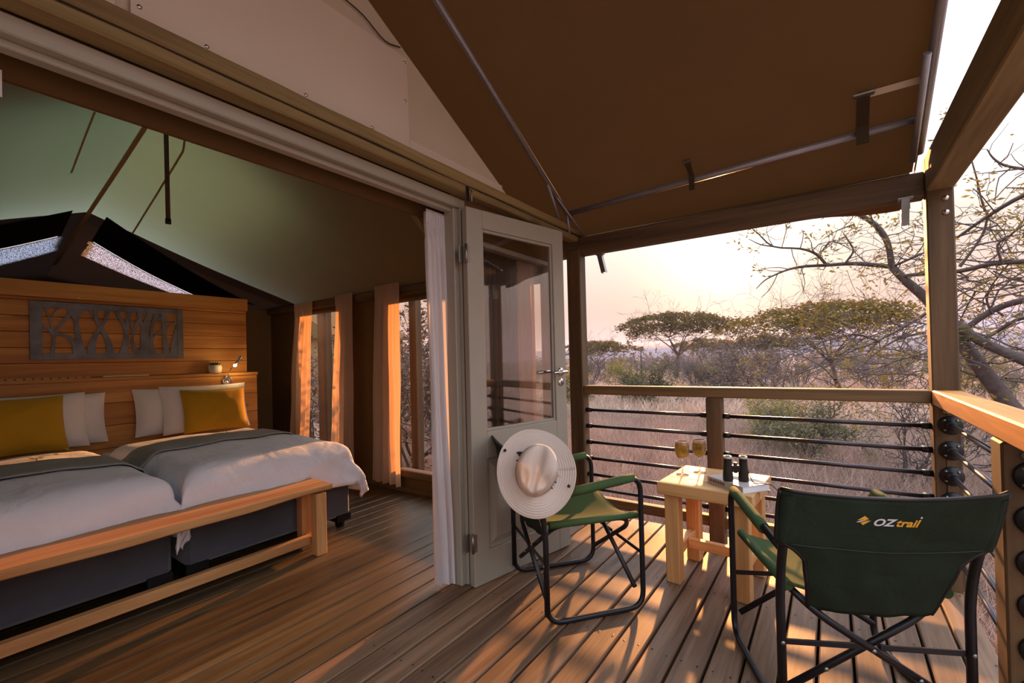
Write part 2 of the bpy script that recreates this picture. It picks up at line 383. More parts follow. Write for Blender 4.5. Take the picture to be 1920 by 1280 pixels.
def fast_mesh(name, V, quads=None, tris=None, smooth=False):
    me = bpy.data.meshes.new(name); V = np.asarray(V, np.float32)
    parts = []; tot = []
    if quads is not None and len(quads): parts.append(np.asarray(quads, np.int32).ravel()); tot += [4]*len(quads)
    if tris is not None and len(tris): parts.append(np.asarray(tris, np.int32).ravel()); tot += [3]*len(tris)
    li = np.concatenate(parts); tot = np.array(tot, np.int32)
    me.vertices.add(len(V)); me.vertices.foreach_set('co', V.ravel())
    me.loops.add(len(li)); me.loops.foreach_set('vertex_index', li)
    st = np.concatenate([[0], np.cumsum(tot)[:-1]]).astype(np.int32)
    me.polygons.add(len(tot)); me.polygons.foreach_set('loop_start', st)
    try: me.polygons.foreach_set('loop_total', tot)
    except Exception: pass
    me.polygons.foreach_set('use_smooth', [smooth]*len(tot))
    me.update(calc_edges=True); return me

def link(name, me, mat=None, parent=None, loc=None, rot=None):
    o = bpy.data.objects.new(name, me); COL.objects.link(o)
    if mat is not None and not me.materials: me.materials.append(M[mat] if isinstance(mat, str) else mat)
    if parent is not None: o.parent = parent
    if loc is not None: o.location = loc
    if rot is not None: o.rotation_euler = rot
    return o
def obj(name, mb, mat, parent=None, loc=None, rot=None):
    return link(name, mb.mesh(name), mat, parent, loc, rot)
def tag(o, label, cat, group=None, kind=None):
    o['label'] = label; o['category'] = cat
    if group: o['group'] = group
    if kind: o['kind'] = kind
    return o
def thing(name, label, cat, loc=(0, 0, 0), rotz=0, group=None):
    o = bpy.data.objects.new(name, None); COL.objects.link(o); o.location = loc; o.rotation_euler = (0, 0, rotz)
    o.empty_display_size = .1
    return tag(o, label, cat, group)
def struct(name, mb, mat, label=None, cat=None):
    o = obj(name, mb, mat); o['kind'] = 'structure'
    if label: o['label'] = label
    if cat: o['category'] = cat
    return o
def copy_tree(o, parent=None):
    c_ = o.copy(); COL.objects.link(c_); c_.parent = parent
    for ch in list(o.children): copy_tree(ch, c_)
    return c_
def cat_rom(pts, per=6):
    P = [Vector(p) for p in pts]; P = [P[0]*2-P[1]]+P+[P[-1]*2-P[-2]]; out = []
    for i in range(1, len(P)-2):
        for k in range(per):
            t = k/per
            out.append(.5*((2*P[i])+(P[i+1]-P[i-1])*t+(2*P[i-1]-5*P[i]+4*P[i+1]-P[i+2])*t*t+(3*P[i]-P[i-1]-3*P[i+1]+P[i+2])*t**3))
    out.append(P[-2]); return out
def round_path(pts, r, seg=5, closed=False):
    """polyline with filleted corners"""
    P = [Vector(p) for p in pts]; out = [P[0]]
    for i in range(1, len(P)-1):
        a, b_, c_ = P[i-1], P[i], P[i+1]
        d1, d2 = (a-b_), (c_-b_)
        rr = min(r, d1.length*.49, d2.length*.49)
        p1, p2 = b_+d1.normalized()*rr, b_+d2.normalized()*rr
        for k in range(seg+1):
            t = k/seg; out.append(p1*(1-t)**2+b_*2*t*(1-t)+p2*t*t)
    out.append(P[-1]); return out
def nz(x, y, z=0.0): return mnoise.noise(Vector((x, y, z)))

# ================================================================== STRUCTURE
Y_R, Y_L, X_F, X_B = 2.85, -.75, -1.6, -6.6        # tent walls
Y_C = 1.05                                           # ridge line
# --- floor inside the tent
fl = struct('floor', MB().box((X_B, -1.6, -.09), (-1.69, 2.86, -.035)), 'joist', 'varnished pine board floor inside the tent', 'floor')
fb = MB().box((-.0572, -2.2, -.032), (.0572, 2.2, 0), .004).mesh('floor_board')
x = -1.75; i = 0
while x > -5.6:
    link('floor_board', fb, 'floor', fl, (x, .64, 0)); x -= .120; i += 1
# --- deck
dk = struct('deck', MB().box((-1.69, -1.6, -.13), (.52, 3.16, -.10)).box((-1.69, 3.12, -.30), (.52, 3.16, -.10)), 'joist', 'gapped pine board deck of the veranda', 'deck')
db = MB().box((-.0525, -2.4, -.030), (.0525, 2.4, 0), .005).mesh('deck_board')
x = -1.635; screws = MB()
while x < .52:
    link('deck_board', db, 'deck', dk, (x, .82+rnd.uniform(-.012, .012), rnd.uniform(-.0015, .0015)))
    for yy in (.62, 1.22, 1.82, 2.42, 3.02):
        for dx in (-.03, .03):
            screws.lathe([(.0045, 0), (.0, .0012)], 6, Matrix.Translation((x+dx, yy+rnd.uniform(-.01, .01), .0018)), False)
    x += .1155
so_ = obj('deck_screw', screws, 'iron', dk); so_['kind'] = 'stuff'

# --- tent side wall with two windows (far side, y = 2.85)
W1, W2 = (-4.86, -4.12), (-3.34, -1.66); WZ0, WZ1 = .20, 1.78
T = .04
mb = MB()
for a, b_ in ((X_B, W1[0]), (W1[1], W2[0]), (W2[1], X_F)):
    mb.box((a, Y_R, 0), (b_, Y_R+T, 1.9))
for a, b_ in (W1, W2):
    mb.box((a, Y_R, 0), (b_, Y_R+T, WZ0-.06)); mb.box((a, Y_R, WZ1), (b_, Y_R+T, 1.9))
struct('wall_right', mb, 'wallc', 'dark canvas side wall of the tent with two windows', 'wall')
struct('wall_left', MB().box((X_B, Y_L-T, 0), (X_F, Y_L, 1.9)), 'wallc', 'canvas side wall of the tent', 'wall')
mb = MB(); mb.prism([(Y_L, 0), (Y_R, 0), (Y_R, 1.9), (Y_C, 2.35), (Y_L, 1.9)], 'X', X_B-.04, X_B)
struct('wall_back', mb, 'wallc', 'dark canvas wall behind the headboard', 'wall')
for k, (a, b_) in enumerate((W1, W2)):
    wd = struct('window_%d' % (k+1), MB().box((a-.02, Y_R-.035, WZ0-.07), (b_+.02, Y_R+.06, WZ0), .008).box((a, Y_R-.01, WZ1-.03), (b_, Y_R+.05, WZ1), .004), 'postX',
                ['left tent window with timber sill behind the beds', 'right tent window with timber sill beyond the bed foot'][k], 'window')
    obj('pane', MB().box((a, Y_R+.018, WZ0), (b_, Y_R+.021, WZ1)), 'pvc', wd)
struct('baseboard_right', MB().box((-5.6, Y_R-.03, 0), (X_F-.1, Y_R-.002, .035), .004), 'postX')
# timber wall plate over the windows
struct('trim_1', MB().box((-5.6, Y_R-.06, 1.80), (X_F, Y_R+.0, 1.88), .008), 'postX', 'dark timber plate above the tent windows', 'trim')
# canvas partition right of headboard
struct('wall_partition', MB().box((-5.66, 2.0, 0), (-5.62, 2.845, 1.86)).box((-5.64, 2.30, 0), (-5.60, 2.34, 1.80)), 'wallin', 'olive canvas partition beside the headboard', 'wall')

# --- front gable wall above the opening
def gz(y): return 2.17+.5587*(2.31-y) if y > Y_C else 2.17+.5587*(2.31-(2*Y_C-y))
mb = MB(); mb.prism([(Y_L, gz(Y_L)), (Y_L, 2.10), (Y_R, 2.10), (Y_R, 1.86), (Y_R, gz(Y_R)), (Y_C, gz(Y_C))], 'X', X_F-.05, X_F)
mb.v = [(a, b_, max(c_, 1.80)) for a, b_, c_ in mb.v]
wf = struct('wall_front', MB().prism([(-.33, 2.10), (2.43, 2.10), (Y_C, gz(Y_C))], 'X', X_F-.05, X_F), 'gable', 'pale canvas gable above the tent opening', 'wall')
pn = obj('gable_panel', MB().prism([(.43, 2.12), (1.462, 2.12), (1.455, 2.605), (.62, 2.605), (.43, 2.50)], 'X', X_F+.002, X_F+.014), 'board', wf); pn['label'] = 'smooth lighter board screwed on the gable'
obj('gable_panel', MB().prism([(-.27, 2.12), (.395, 2.12), (.395, 2.485)], 'X', X_F+.002, X_F+.014), 'board', wf)
sm = MB()
for (yy, zz) in ((.445, 2.48), (.445, 2.36), (.45, 2.22), (.62, 2.20), (.95, 2.20), (1.25, 2.20), (1.44, 2.58), (1.44, 2.4)):
    sm.lathe([(.007, 0), (.006, .003), (0, .004)], 10, Matrix.Translation((X_F+.014, yy, zz)) @ Matrix.Rotation(PI/2, 4, 'Y'))
obj('screw', sm, 'chrome', wf)['kind'] = 'stuff'
obj('hem_strip', MB().box((X_F+.001, 1.47, 2.15), (X_F+.006, 2.20, 2.235)), 'board', wf)
obj('cord', MB().tube(cat_rom([(X_F+.012, 1.03, 2.70), (X_F+.012, 1.12, 2.68), (X_F+.012, 1.22, 2.665), (X_F+.012, 1.33, 2.62), (X_F+.012, 1.42, 2.64)], 4), .003, 5), 'cord', wf)
# right of the door: sidelight in the front wall
mb = MB().box((X_F-.05, 1.86, 0), (X_F, 1.95, 2.06)).box((X_F-.05, 2.74, 0), (X_F, Y_R+.04, 2.0)).box((X_F-.05, 1.95, 0), (X_F, 2.74, .35)).box((X_F-.05, 1.95, 1.86), (X_F, 2.74, 2.06))
struct('wall_front_side', mb, 'wallc', 'narrow canvas front wall beside the open door', 'wall')
wd = struct('window_3', MB().box((X_F-.055, 1.95, .35), (X_F+.01, 2.74, .39), .004).box((X_F-.055, 1.95, 1.83), (X_F+.01, 2.74, 1.86), .004).box((X_F-.055, 1.95, .39), (X_F+.01, 1.98, 1.83)).box((X_F-.055, 2.71, .39), (X_F+.01, 2.74, 1.83)), 'paint', 'sidelight window hidden behind the open door leaf', 'window')
obj('pane', MB().box((X_F-.03, 1.98, .39), (X_F-.027, 2.71, 1.83)), 'pvc', wd)

# --- inner roof canvas (ridge falls towards the back)
def ridge_z(x): return 2.86 if x > -3.3 else 2.86-.215*(-3.3-x)
def roof_in(x, y):
    zr = ridge_z(x); h = abs(y-Y_C)/(Y_R-Y_C)
    sag = -.03*math.sin(PI*min(1, h))*(.6+.4*nz(x*1.1, y*.7))
    return zr+(1.87-zr)*h+sag+.012*nz(x*2.2+5, y*.8)
X_RR = -5.0
mb = MB()
for yy in (Y_R, Y_L):
    mb.grid(lambda u, v, yy=yy: (lambda x, y: (x, y, roof_in(x, y)))(X_F-.04+(X_RR-X_F+.04)*u, Y_C+(yy-Y_C)*v), 36, 20, True, yy < 0)
ce = struct('ceiling', mb, 'inner', 'olive canvas tent ceiling with stitched seams', 'ceiling')
def on_roof(x, y, d=.006): return (x, y, roof_in(x, y)-d)
def roof_strip(name, pts, wd_, mat, thick=.003):
    """flat webbing laid under the ceiling along xy points"""
    mbx = MB()
    for (a, b_) in zip(pts[:-1], pts[1:]):
        a, b_ = Vector(a), Vector(b_); d = (b_-a).normalized(); nn = Vector((-d.y, d.x))*wd_/2
        def fn(u, v, a=a, b_=b_, nn=nn):
            p = a+(b_-a)*u+nn*(2*v-1); return on_roof(p.x, p.y, .012)
        mbx.grid(fn, 10, 2)
    return obj(name, mbx, mat, ce)
roof_strip('ridge_seam', [(-1.7, Y_C), (-6.2, Y_C)], .03, 'wallin')
roof_strip('roof_seam', [(-3.0, 1.10), (-3.6, 1.25), (-5.2, 1.35)], .012, 'wallin')
roof_strip('roof_seam', [(-2.2, 1.5), (-2.5, 2.8)], .05, 'wallin')
roof_strip('roof_seam', [(-3.4, .75), (-4.2, .8)], .012, 'wallin')
# mesh roof vents with silvery shade net
def roof_hit(u, v, left=False):
    d = RT*((u-CX)/F_PX)-UP*((v-CY)/F_PX)+fw
    t = 1.0
    for k in range(4000):
        p = Vector((0, 0, CAM_H))+d*t
        if p.x < -2 and p.z > roof_in(p.x, p.y)-.012 and ((p.y < Y_C) == left): return (p.x, p.y)
        t += .003
    return (p.x, p.y)
def grow(q, k):
    c_ = (sum(p[0] for p in q)/4, sum(p[1] for p in q)/4); return [(c_[0]+(p[0]-c_[0])*k, c_[1]+(p[1]-c_[1])*k) for p in q]
def vent(quad, net):
    def quadmesh(q, dep):
        q = [Vector(p) for p in q]; mbx = MB()
        mbx.grid(lambda u, v: (lambda p: on_roof(p.x, p.y, dep))((q[0]*(1-u)+q[1]*u)*(1-v)+(q[3]*(1-u)+q[2]*u)*v), 12, 8)
        return mbx
    a = obj('roof_vent', quadmesh(quad, .016), 'mesh', ce); a['label'] = 'black mesh roof vent'
    obj('shade_net', quadmesh(grow(net, 1.04), .024), 'net', a)['label'] = 'silvery woven shade net strip'
vq = [[roof_hit(*p, lf) for p in q] for lf, q in ((False, [(200, 405), (480, 572), (360, 561), (157, 478)]), (True, [(137, 393), (-150, 446), (-150, 527), (103, 468)]))]
nq = [[roof_hit(*p, lf) for p in q] for lf, q in ((False, [(172, 450), (372, 556), (360, 562), (157, 478)]), (True, [(115, 440), (-150, 490), (-150, 527), (103, 468)]))]
def inside(q, x, y):
    sg = [(q[(i+1) % 4][0]-q[i][0])*(y-q[i][1])-(q[(i+1) % 4][1]-q[i][1])*(x-q[i][0]) for i in range(4)]
    return all(a > 0 for a in sg) or all(a < 0 for a in sg)
mb = MB()
for yy in (Y_R, Y_L):
    t_ = MB(); t_.grid(lambda u, v: (lambda x, y: (x, y, roof_in(x, y)))(X_RR+(X_B-.6-X_RR)*u, Y_C+(yy-Y_C)*v), 110, 110, True, yy < 0)
    t_.f = [f for f in t_.f if not any(inside(grow(q, .95), sum(t_.v[i][0] for i in f)/4, sum(t_.v[i][1] for i in f)/4) for q in nq)]
    mb.add(t_.v, t_.f, True)
obj('rear_lining', mb, 'darkcurtain', ce)['label'] = 'dark rear lining of the tent roof'  # rear canvas coloured darker and opaque to stand for the shade there
for q, n_ in zip(vq, nq): vent([q[0], q[1], n_[1], n_[0]], n_)
# --- porch fly roof
def fly_z(y): return 2.12+.5587*(3.1-y) if y > Y_C else 2.12+.5587*(3.1-(2*Y_C-y))
def fly_pt(x, y):
    z = fly_z(y)
    if y > 2.85: z += (y-2.85)*.10
    return (x, y, z+.010*nz(x*1.3, y*1.5))
X_E = .37
mb = MB()
mb.grid(lambda u, v: fly_pt(X_E+(-3.3-X_E)*u, Y_C+(3.16-Y_C)*v), 30, 26)
mb.grid(lambda u, v: fly_pt(X_E+(-3.3-X_E)*u, Y_C-(3.16-Y_C)*v), 30, 26, True, True)
for sg in (1, -1):      # rear of the fly: dark canvas on the lower slopes, green strip added at the ridge to light the ceiling
    mb.grid(lambda u, v, sg=sg: fly_pt(-3.3-2.05*u, Y_C+sg*(.95+(3.16-.95-Y_C)*v)), 10, 16, True, sg < 0)
roof = struct('roof', mb, 'fly', 'brown canvas fly roof over the veranda', 'roof')
gp = MB()
for sg in (1, -1): gp.grid(lambda u, v, sg=sg: fly_pt(-3.3-1.75*u, Y_C+sg*.95*v), 10, 8, True, sg < 0)
obj('shade_cloth', gp, 'green', roof)['label'] = 'green shade cloth strip along the fly ridge'
def val(u, v):
    x = -5.35+(.36+5.35)*u
    drop = (.18 if x > -1.9 else .26)+.035*math.sin(PI*max(0, (x+1.9)/2.26))*-1+.03*nz(x*2.2, 1)  # rear stretch added and hung lower to keep sun off the ceiling
    if -1.9 < x < -1.1: drop -= .03*(1-abs(x+1.5)/.4)
    return (x, 3.165+.02*math.sin(v*PI*.5)+.012*nz(x*4, v*2, 3), 2.125-drop*v)
obj('valance', MB().grid(val, 120, 6), 'fly', roof)
# canvas side hem (runs down the outer edge)
obj('edge_hem', MB().grid(lambda u, v: (lambda p: (X_E+.004, p[1], p[2]-.05*v))(fly_pt(X_E, Y_C+(3.14-Y_C)*u)), 24, 2), 'fly', roof)
def roof_strap(x, y0, y1, wd_):
    mbx = MB(); n_ = Vector((0, -.488, -.873))
    def P(yy, off): return Vector((0, yy, fly_z(yy)))+n_*off
    for (a, b_, o_) in ((y0, y1, .012), (y0+.01, y0+.05, .020)):
        p, q = P(a, o_), P(b_, o_); mbx.grid(lambda u, v, p=p, q=q: (x+wd_*(v-.5), p.y+(q.y-p.y)*u, p.z+(q.z-p.z)*u), 4, 1)
    p = P(y1, .012); mbx.box((x-wd_/2, p.y-.03, p.z-.07), (x+wd_/2, p.y-.02, p.z+.02))
    obj('canvas_strap', mbx, 'fly', roof)
    obj('strap_buckle', MB().box((x-wd_*.8, P(y0, .02).y-.012, P(y0, .02).z-.012), (x+wd_*.8, P(y0, .02).y+.02, P(y0, .02).z-.002), .002), 'steel', roof)
roof_strap(.15, 2.63, 2.82, .05); roof_strap(-.655, 2.73, 2.86, .03)
obj('webbing', MB().grid(lambda u, v: (.17+.18*u, 2.63+.03*v, fly_z(2.63+.03*v)-.012), 4, 1), 'board', roof)
# steel tube frame under the fly
fr = thing('awning_frame', 'grey steel tube frame under the brown canvas fly roof', 'frame', (-1.52, 2.93, 2.2))
O = Vector(fr.location)
def loc_tube(name, pts, r, par, mat='pipe', n=10): return obj(name, MB().tube([Vector(p)-O for p in pts], r, n), mat, par)
def under(x, y, d=.022): return (x, y, fly_z(y)-d)
loc_tube('rafter_pole', [under(-1.52, 1.06), under(-1.52, 2.93)], .017, fr)
loc_tube('eave_pole', [(-1.53, 2.90, 2.225), (.36, 2.81, 2.258)], .018, fr)
loc_tube('edge_pole', [under(.375, 1.06, .03), under(.375, 2.98, .03)], .020, fr)
loc_tube('edge_pole', [(.352, 2.50, 2.40), (.352, 2.98, 2.12)], .014, fr)
loc_tube('brace', [under(-1.52, 2.62, .03), (-1.60, 2.97, 2.10)], .011, fr)
loc_tube('brace', [(-1.52, 2.88, 2.22), (-1.53, 2.93, 2.09)], .011, fr)
loc_tube('brace', [under(-1.52, 2.7, .03), (-1.47, 3.08, 2.08)], .008, fr)

# --- door frame, header and timber beams
tr = struct('door_frame', MB().box((-1.69, -.7, 2.005), (-1.60, 1.862, 2.055), .004).box((-1.675, -.7, 1.985), (-1.635, 1.79, 2.006), .003), 'paint', 'stone grey door frame around the wide tent opening', 'frame')
obj('jamb', MB().box((-1.69, 1.79, 0), (-1.62, 1.862, 2.006), .004).box((-1.62, 1.822, 0), (-1.60, 1.862, 2.006), .003), 'paint', tr)
obj('jamb', MB().box((-1.69, -.76, 0), (-1.60, -.7, 2.055), .004), 'paint', tr)
struct('trim_2', MB().box((-1.80, -.74, 1.97), (-1.785, 1.95, 2.16)), 'wallc', 'brown canvas pelmet band inside the opening', 'trim')
hb = thing('header_beam', 'long split timber beam above the tent opening', 'beam', (-1.575, 1.2, 2.06))
# two stacked split timbers with a dark wandering crack between them
def timber(z0, z1, seed, x0=-.025, x1=.045):
    mbx = MB(); n_ = 40
    def ring(u):
        y = -1.9+3.87*u; e = .006*nz(u*9, seed); e2 = .004*nz(u*15, seed+4)
        return [(x0, y, z0+e), (x1-.006, y, z0+e), (x1, y, z0+.006+e), (x1, y, z1-.006+e2), (x1-.006, y, z1+e2), (x0, y, z1+e2)]
    vv = [p for i in range(n_+1) for p in ring(i/n_)]; ff = []
    for i in range(n_):
        for j in range(6): ff.append((i*6+j, i*6+(j+1) % 6, (i+1)*6+(j+1) % 6, (i+1)*6+j)[::-1])
    ff.append(tuple(range(6))); ff.append(tuple(n_*6+j for j in range(6))[::-1])
    return mbx.add(vv, ff)
obj('timber', timber(0.0, .040, 1), 'beamY', hb); obj('timber', timber(.048, .100, 7), 'beamY', hb)
obj('crack_filler', MB().box((-.02, -1.88, .03), (.036, 1.95, .06)), 'joist', hb)
hk = thing('door_hook', 'small black steel hook on the header beam above the door', 'hook', (-1.53, 1.80, 2.05))
obj('plate', MB().box((0, -.012, -.03), (.006, .012, .045), .002), 'iron', hk); obj('pin', MB().tube([(.004, 0, .03), (.03, 0, .02), (.03, 0, -.04)], .004, 6), 'steel', hk)

def timber_thing(name, label, lo, hi, mat, cat='post', chamf=.006, crack=False):
    c_ = ((lo[0]+hi[0])/2, (lo[1]+hi[1])/2, lo[2])
    t = thing(name, label, cat, c_)
    obj('shaft', MB().box(tuple(a-b_ for a, b_ in zip(lo, c_)), tuple(a-b_ for a, b_ in zip(hi, c_)), chamf), mat, t)
    if crack:
        pts = [((lo[0]-c_[0])+(hi[0]-lo[0])*(.42+.05*nz(k*.7, 3)), lo[1]-c_[1]-.0005, .7+k*.08) for k in range(14)]
        obj('drying_crack', MB().tube(pts, [.0008+.003*math.sin(PI*k/13) for k in range(14)], 5), 'joist', t)
        for zz in (1.86, 1.93): obj('bolt', MB().lathe([(.013, 0), (.012, .006), (0, .008)], 10, Matrix.Translation((.02, lo[1]-c_[1], zz-lo[2])) @ Matrix.Rotation(PI/2, 4, 'X')), 'chrome', t)
    return t
GZ = -1.0
timber_thing('corner_post', 'tall square corner post where both deck railings meet', (.405, 3.05, GZ), (.508, 3.15, 2.15), 'postZ', crack=True)
timber_thing('veranda_post', 'square pine veranda post just beyond the open door', (-1.625, 3.05, GZ), (-1.515, 3.15, 2.0), 'postZ')
timber_thing('veranda_beam', 'timber eave beam under the lower edge of the fly roof', (-2.3, 3.06, 1.955), (.404, 3.14, 2.085), 'postX', 'beam')
timber_thing('veranda_beam', 'thick overhead beam above the right railing running to the corner post', (.405, -1.5, 1.975), (.51, 3.049, 2.15), 'beamY', 'beam')
timber_thing('window_post', 'rough timber post outside the left tent window', (-5.45, 3.35, GZ), (-5.27, 3.45, 2.0), 'postZ')
timber_thing('window_post', 'rough timber post outside the right tent window', (-3.716, 3.35, GZ), (-3.61, 3.44, 2.0), 'postZ')
for label, x, z, dx in (('short steel bracket hanging under the eave beam by the open door', -1.345, 1.93, .03), ('short steel bracket hanging under the eave beam by the corner post', .325, 1.955, -.005)):
    b_ = thing('beam_bracket', label, 'bracket', (x, 3.035, z))
    mb = MB(); R_ = Matrix.Rotation(math.atan2(dx, .13), 4, 'Y').inverted()
    mb.box((-.016, -.02, -.14), (.016, -.016, 0), 0, R_).box((-.016, -.016, -.14), (-.012, .02, 0), 0, R_).box((.012, -.016, -.14), (.016, .02, 0), 0, R_)
    obj('channel', mb, 'steel', b_); obj('top_plate', MB().box((-.03, -.022, -.004), (.03, .02, .004), .001), 'steel', b_)

# --- railings
ra = thing('railing', 'far deck railing with dark metal rods between pine posts', 'railing', (-.6, 3.1, 0))
def R_(lo, hi): return (tuple(a-b_ for a, b_ in zip(lo, (-.6, 3.1, 0))), tuple(a-b_ for a, b_ in zip(hi, (-.6, 3.1, 0))))
obj('top_rail', MB().box(*R_((-1.514, 3.055, .918), (.404, 3.15, .982)), .005), 'rail', ra)
obj('bottom_rail', MB().box(*R_((-1.514, 3.07, .10), (.404, 3.13, .165)), .005), 'rail', ra)
obj('rail_post', MB().box(*R_((-.662, 3.055, -.3), (-.570, 3.145, .917)), .006), 'postZ', ra)
rodz = [.80, .68, .56, .44, .32, .215]
me1 = MB().tube([(-.426, 0, 0), (.426, 0, 0)], .0115, 10).mesh('rod'); me2 = MB().tube([(-.487, 0, 0), (.487, 0, 0)], .0115, 10).mesh('rod')
sock = MB().tube([(-.02, 0, 0), (.02, 0, 0)], .0165, 10).mesh('rod_socket')
for z in rodz:
    for me_, x0, x1 in ((me1, -1.514, -.662), (me2, -.570, .404)):
        o = link('rod', me_, 'rod', ra, ((x0+x1)/2+.6, 0, z))
        h = (x1-x0)/2
        for sx in (-1, 1): link('rod_socket', sock, 'iron', o, (sx*(h-.02), 0, 0))
rb = thing('railing', 'right deck railing with sunlit pine top rail and black pipe flanges', 'railing', (.455, 2.0, 0))
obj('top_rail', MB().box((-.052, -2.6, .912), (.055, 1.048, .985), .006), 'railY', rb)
obj('rail_post', MB().box((-.055, -.08, -.3), (.055, .03, .911), .006), 'postZ', rb)
obj('rail_post', MB().box((-.055, -1.9, -.3), (.055, -1.79, .911), .006), 'postZ', rb)
fl_me = MB()
fl_me.lathe([(.046, 0), (.046, .006), (.042, .010), (.024, .012), (.020, .016), (.020, .034), (.017, .036), (.0115, .036)], 24)
fl_me = fl_me.mesh('flange')
rv = MB()
for k in range(4):
    a = PI/4+k*PI/2; rv.lathe([(.006, 0), (.006, .003), (0, .004)], 8, Matrix.Translation((.033*math.cos(a), .033*math.sin(a), .010)))
rv_me = rv.mesh('flange_screw')
for z in (.815, .69, .565, .44, .315, .195):
    for (y1, y0) in ((1.05, .03), (-.08, -1.79)):
        o = obj('rod', MB().tube([(.012, y0, 0), (.012, y1, 0)], .0115, 10), 'rod', rb, (0, 0, z))
        for (yy, rx) in ((y1, PI/2), (y0, -PI/2)):
            f = link('flange', fl_me, 'iron', o, (.012, yy, 0), (rx, 0, 0))
    for yy in (1.05, -.08):
        pass
for z in (.815, .69, .565, .44, .315, .195):
    link('flange_screw', rv_me, 'steel', rb, (.012, 1.05, z), (PI/2, 0, 0)); link('flange_screw', rv_me, 'steel', rb, (.012, -.08, z), (PI/2, 0, 0))
for (yy, zz) in ((1.05, .88), (-.08, .875)):
    obj('bolt', MB().lathe([(.016, 0), (.015, .005), (0, .008)], 12, Matrix.Translation((.0, yy, zz)) @ Matrix.Rotation(PI/2, 4, 'X')), 'steel', rb)

# --- door leaf, swung open
HX, HY = -1.545, 1.806
da = math.atan2(-(-1.386+1.545), (2.556-1.806))      # rotation from +Y
dr = bpy.data.objects.new('door_1', None); COL.objects.link(dr); dr.location = (HX, HY, .005); dr.rotation_euler = (0, 0, da)
dr['kind'] = 'structure'; dr['label'] = 'stone grey half glazed door swung open onto the deck'; dr['category'] = 'door'
DW, DH, DT = .77, 1.995, .040
# local: Y along the leaf, +X is the face towards the deck
obj('stile', MB().box((-DT, 0, 0), (0, .105, DH), .003), 'paint', dr); obj('stile', MB().box((-DT, DW-.10, 0), (0, DW, DH), .003), 'paint', dr)
obj('top_rail', MB().box((-DT, .105, DH-.10), (0, DW-.10, DH), .003), 'paint', dr)
obj('lock_rail', MB().box((-DT, .105, .655), (0, DW-.10, .80), .003), 'paint', dr)
obj('bottom_rail', MB().box((-DT, .105, 0), (0, DW-.10, .17), .003), 'paint', dr)
mb = MB().box((-DT+.012, .105, .17), (-.016, DW-.10, .655))
obj('panel', mb, 'paint', dr)
rp2 = MB(); a0, a1, b0, b1 = .125, DW-.12, .19, .635; s_ = .035
vv = [(-.016, a0, b0), (-.016, a1, b0), (-.016, a1, b1), (-.016, a0, b1), (-.003, a0+s_, b0+s_), (-.003, a1-s_, b0+s_), (-.003, a1-s_, b1-s_), (-.003, a0+s_, b1-s_)]
rp2.add(vv, [(0, 1, 5, 4), (1, 2, 6, 5), (2, 3, 7, 6), (3, 0, 4, 7), (4, 5, 6, 7)]); obj('raised_field', rp2, 'paint', dr)
bead = MB()
for (y0, y1, z0, z1) in ((.105, .12, .80, DH-.10), (DW-.115, DW-.10, .80, DH-.10)): bead.box((-.030, y0, z0), (-.010, y1, z1), .002)
for (z0, z1) in ((.80, .815), (DH-.115, DH-.10)): bead.box((-.030, .12, z0), (-.010, DW-.115, z1), .002)
obj('glazing_bead', bead, 'paint', dr)
obj('pane', MB().box((-.023, .105, .80), (-.019, DW-.10, DH-.10)), 'glass', dr)
for zz in (.23, 1.745):
    mb = MB().tube([(-.002, -.005, zz-.05), (-.002, -.005, zz+.05)], .008, 8).box((-.03, -.034, zz-.045), (-.026, -.006, zz+.045)).box((-.002, 0, zz-.045), (.002, .02, zz+.045))
    obj('hinge', mb, 'steel', dr)
hd = MB().tube([(0, .715, 1.10), (.045, .715, 1.10)], .010, 10).tube(round_path([(.045, .725, 1.10), (.048, .70, 1.10), (.046, .60, 1.097)], .015), [.010]*8, 10)
hd.tube([(-DT, .715, 1.10), (-DT-.045, .715, 1.10)], .010, 10).tube(round_path([(-DT-.045, .725, 1.10), (-DT-.048, .70, 1.10), (-DT-.046, .595, 1.097)], .015), [.010]*8, 10)
obj('handle', hd, 'chrome', dr)
RX = Matrix.Rotation(PI/2, 4, 'Y')
obj('rose', MB().lathe([(.026, 0), (.026, .006), (.012, .009), (0, .009)], 20, Matrix.Translation((0, .715, 1.10)) @ RX), 'chrome', dr)
ky = obj('keyhole_rose', MB().lathe([(.024, 0), (.024, .006), (.010, .008), (0, .008)], 20, Matrix.Translation((0, .715, 1.035)) @ RX), 'chrome', dr)
obj('keyhole', MB().box((.008, .711, 1.022), (.0095, .719, 1.044), .0005), 'iron', ky)

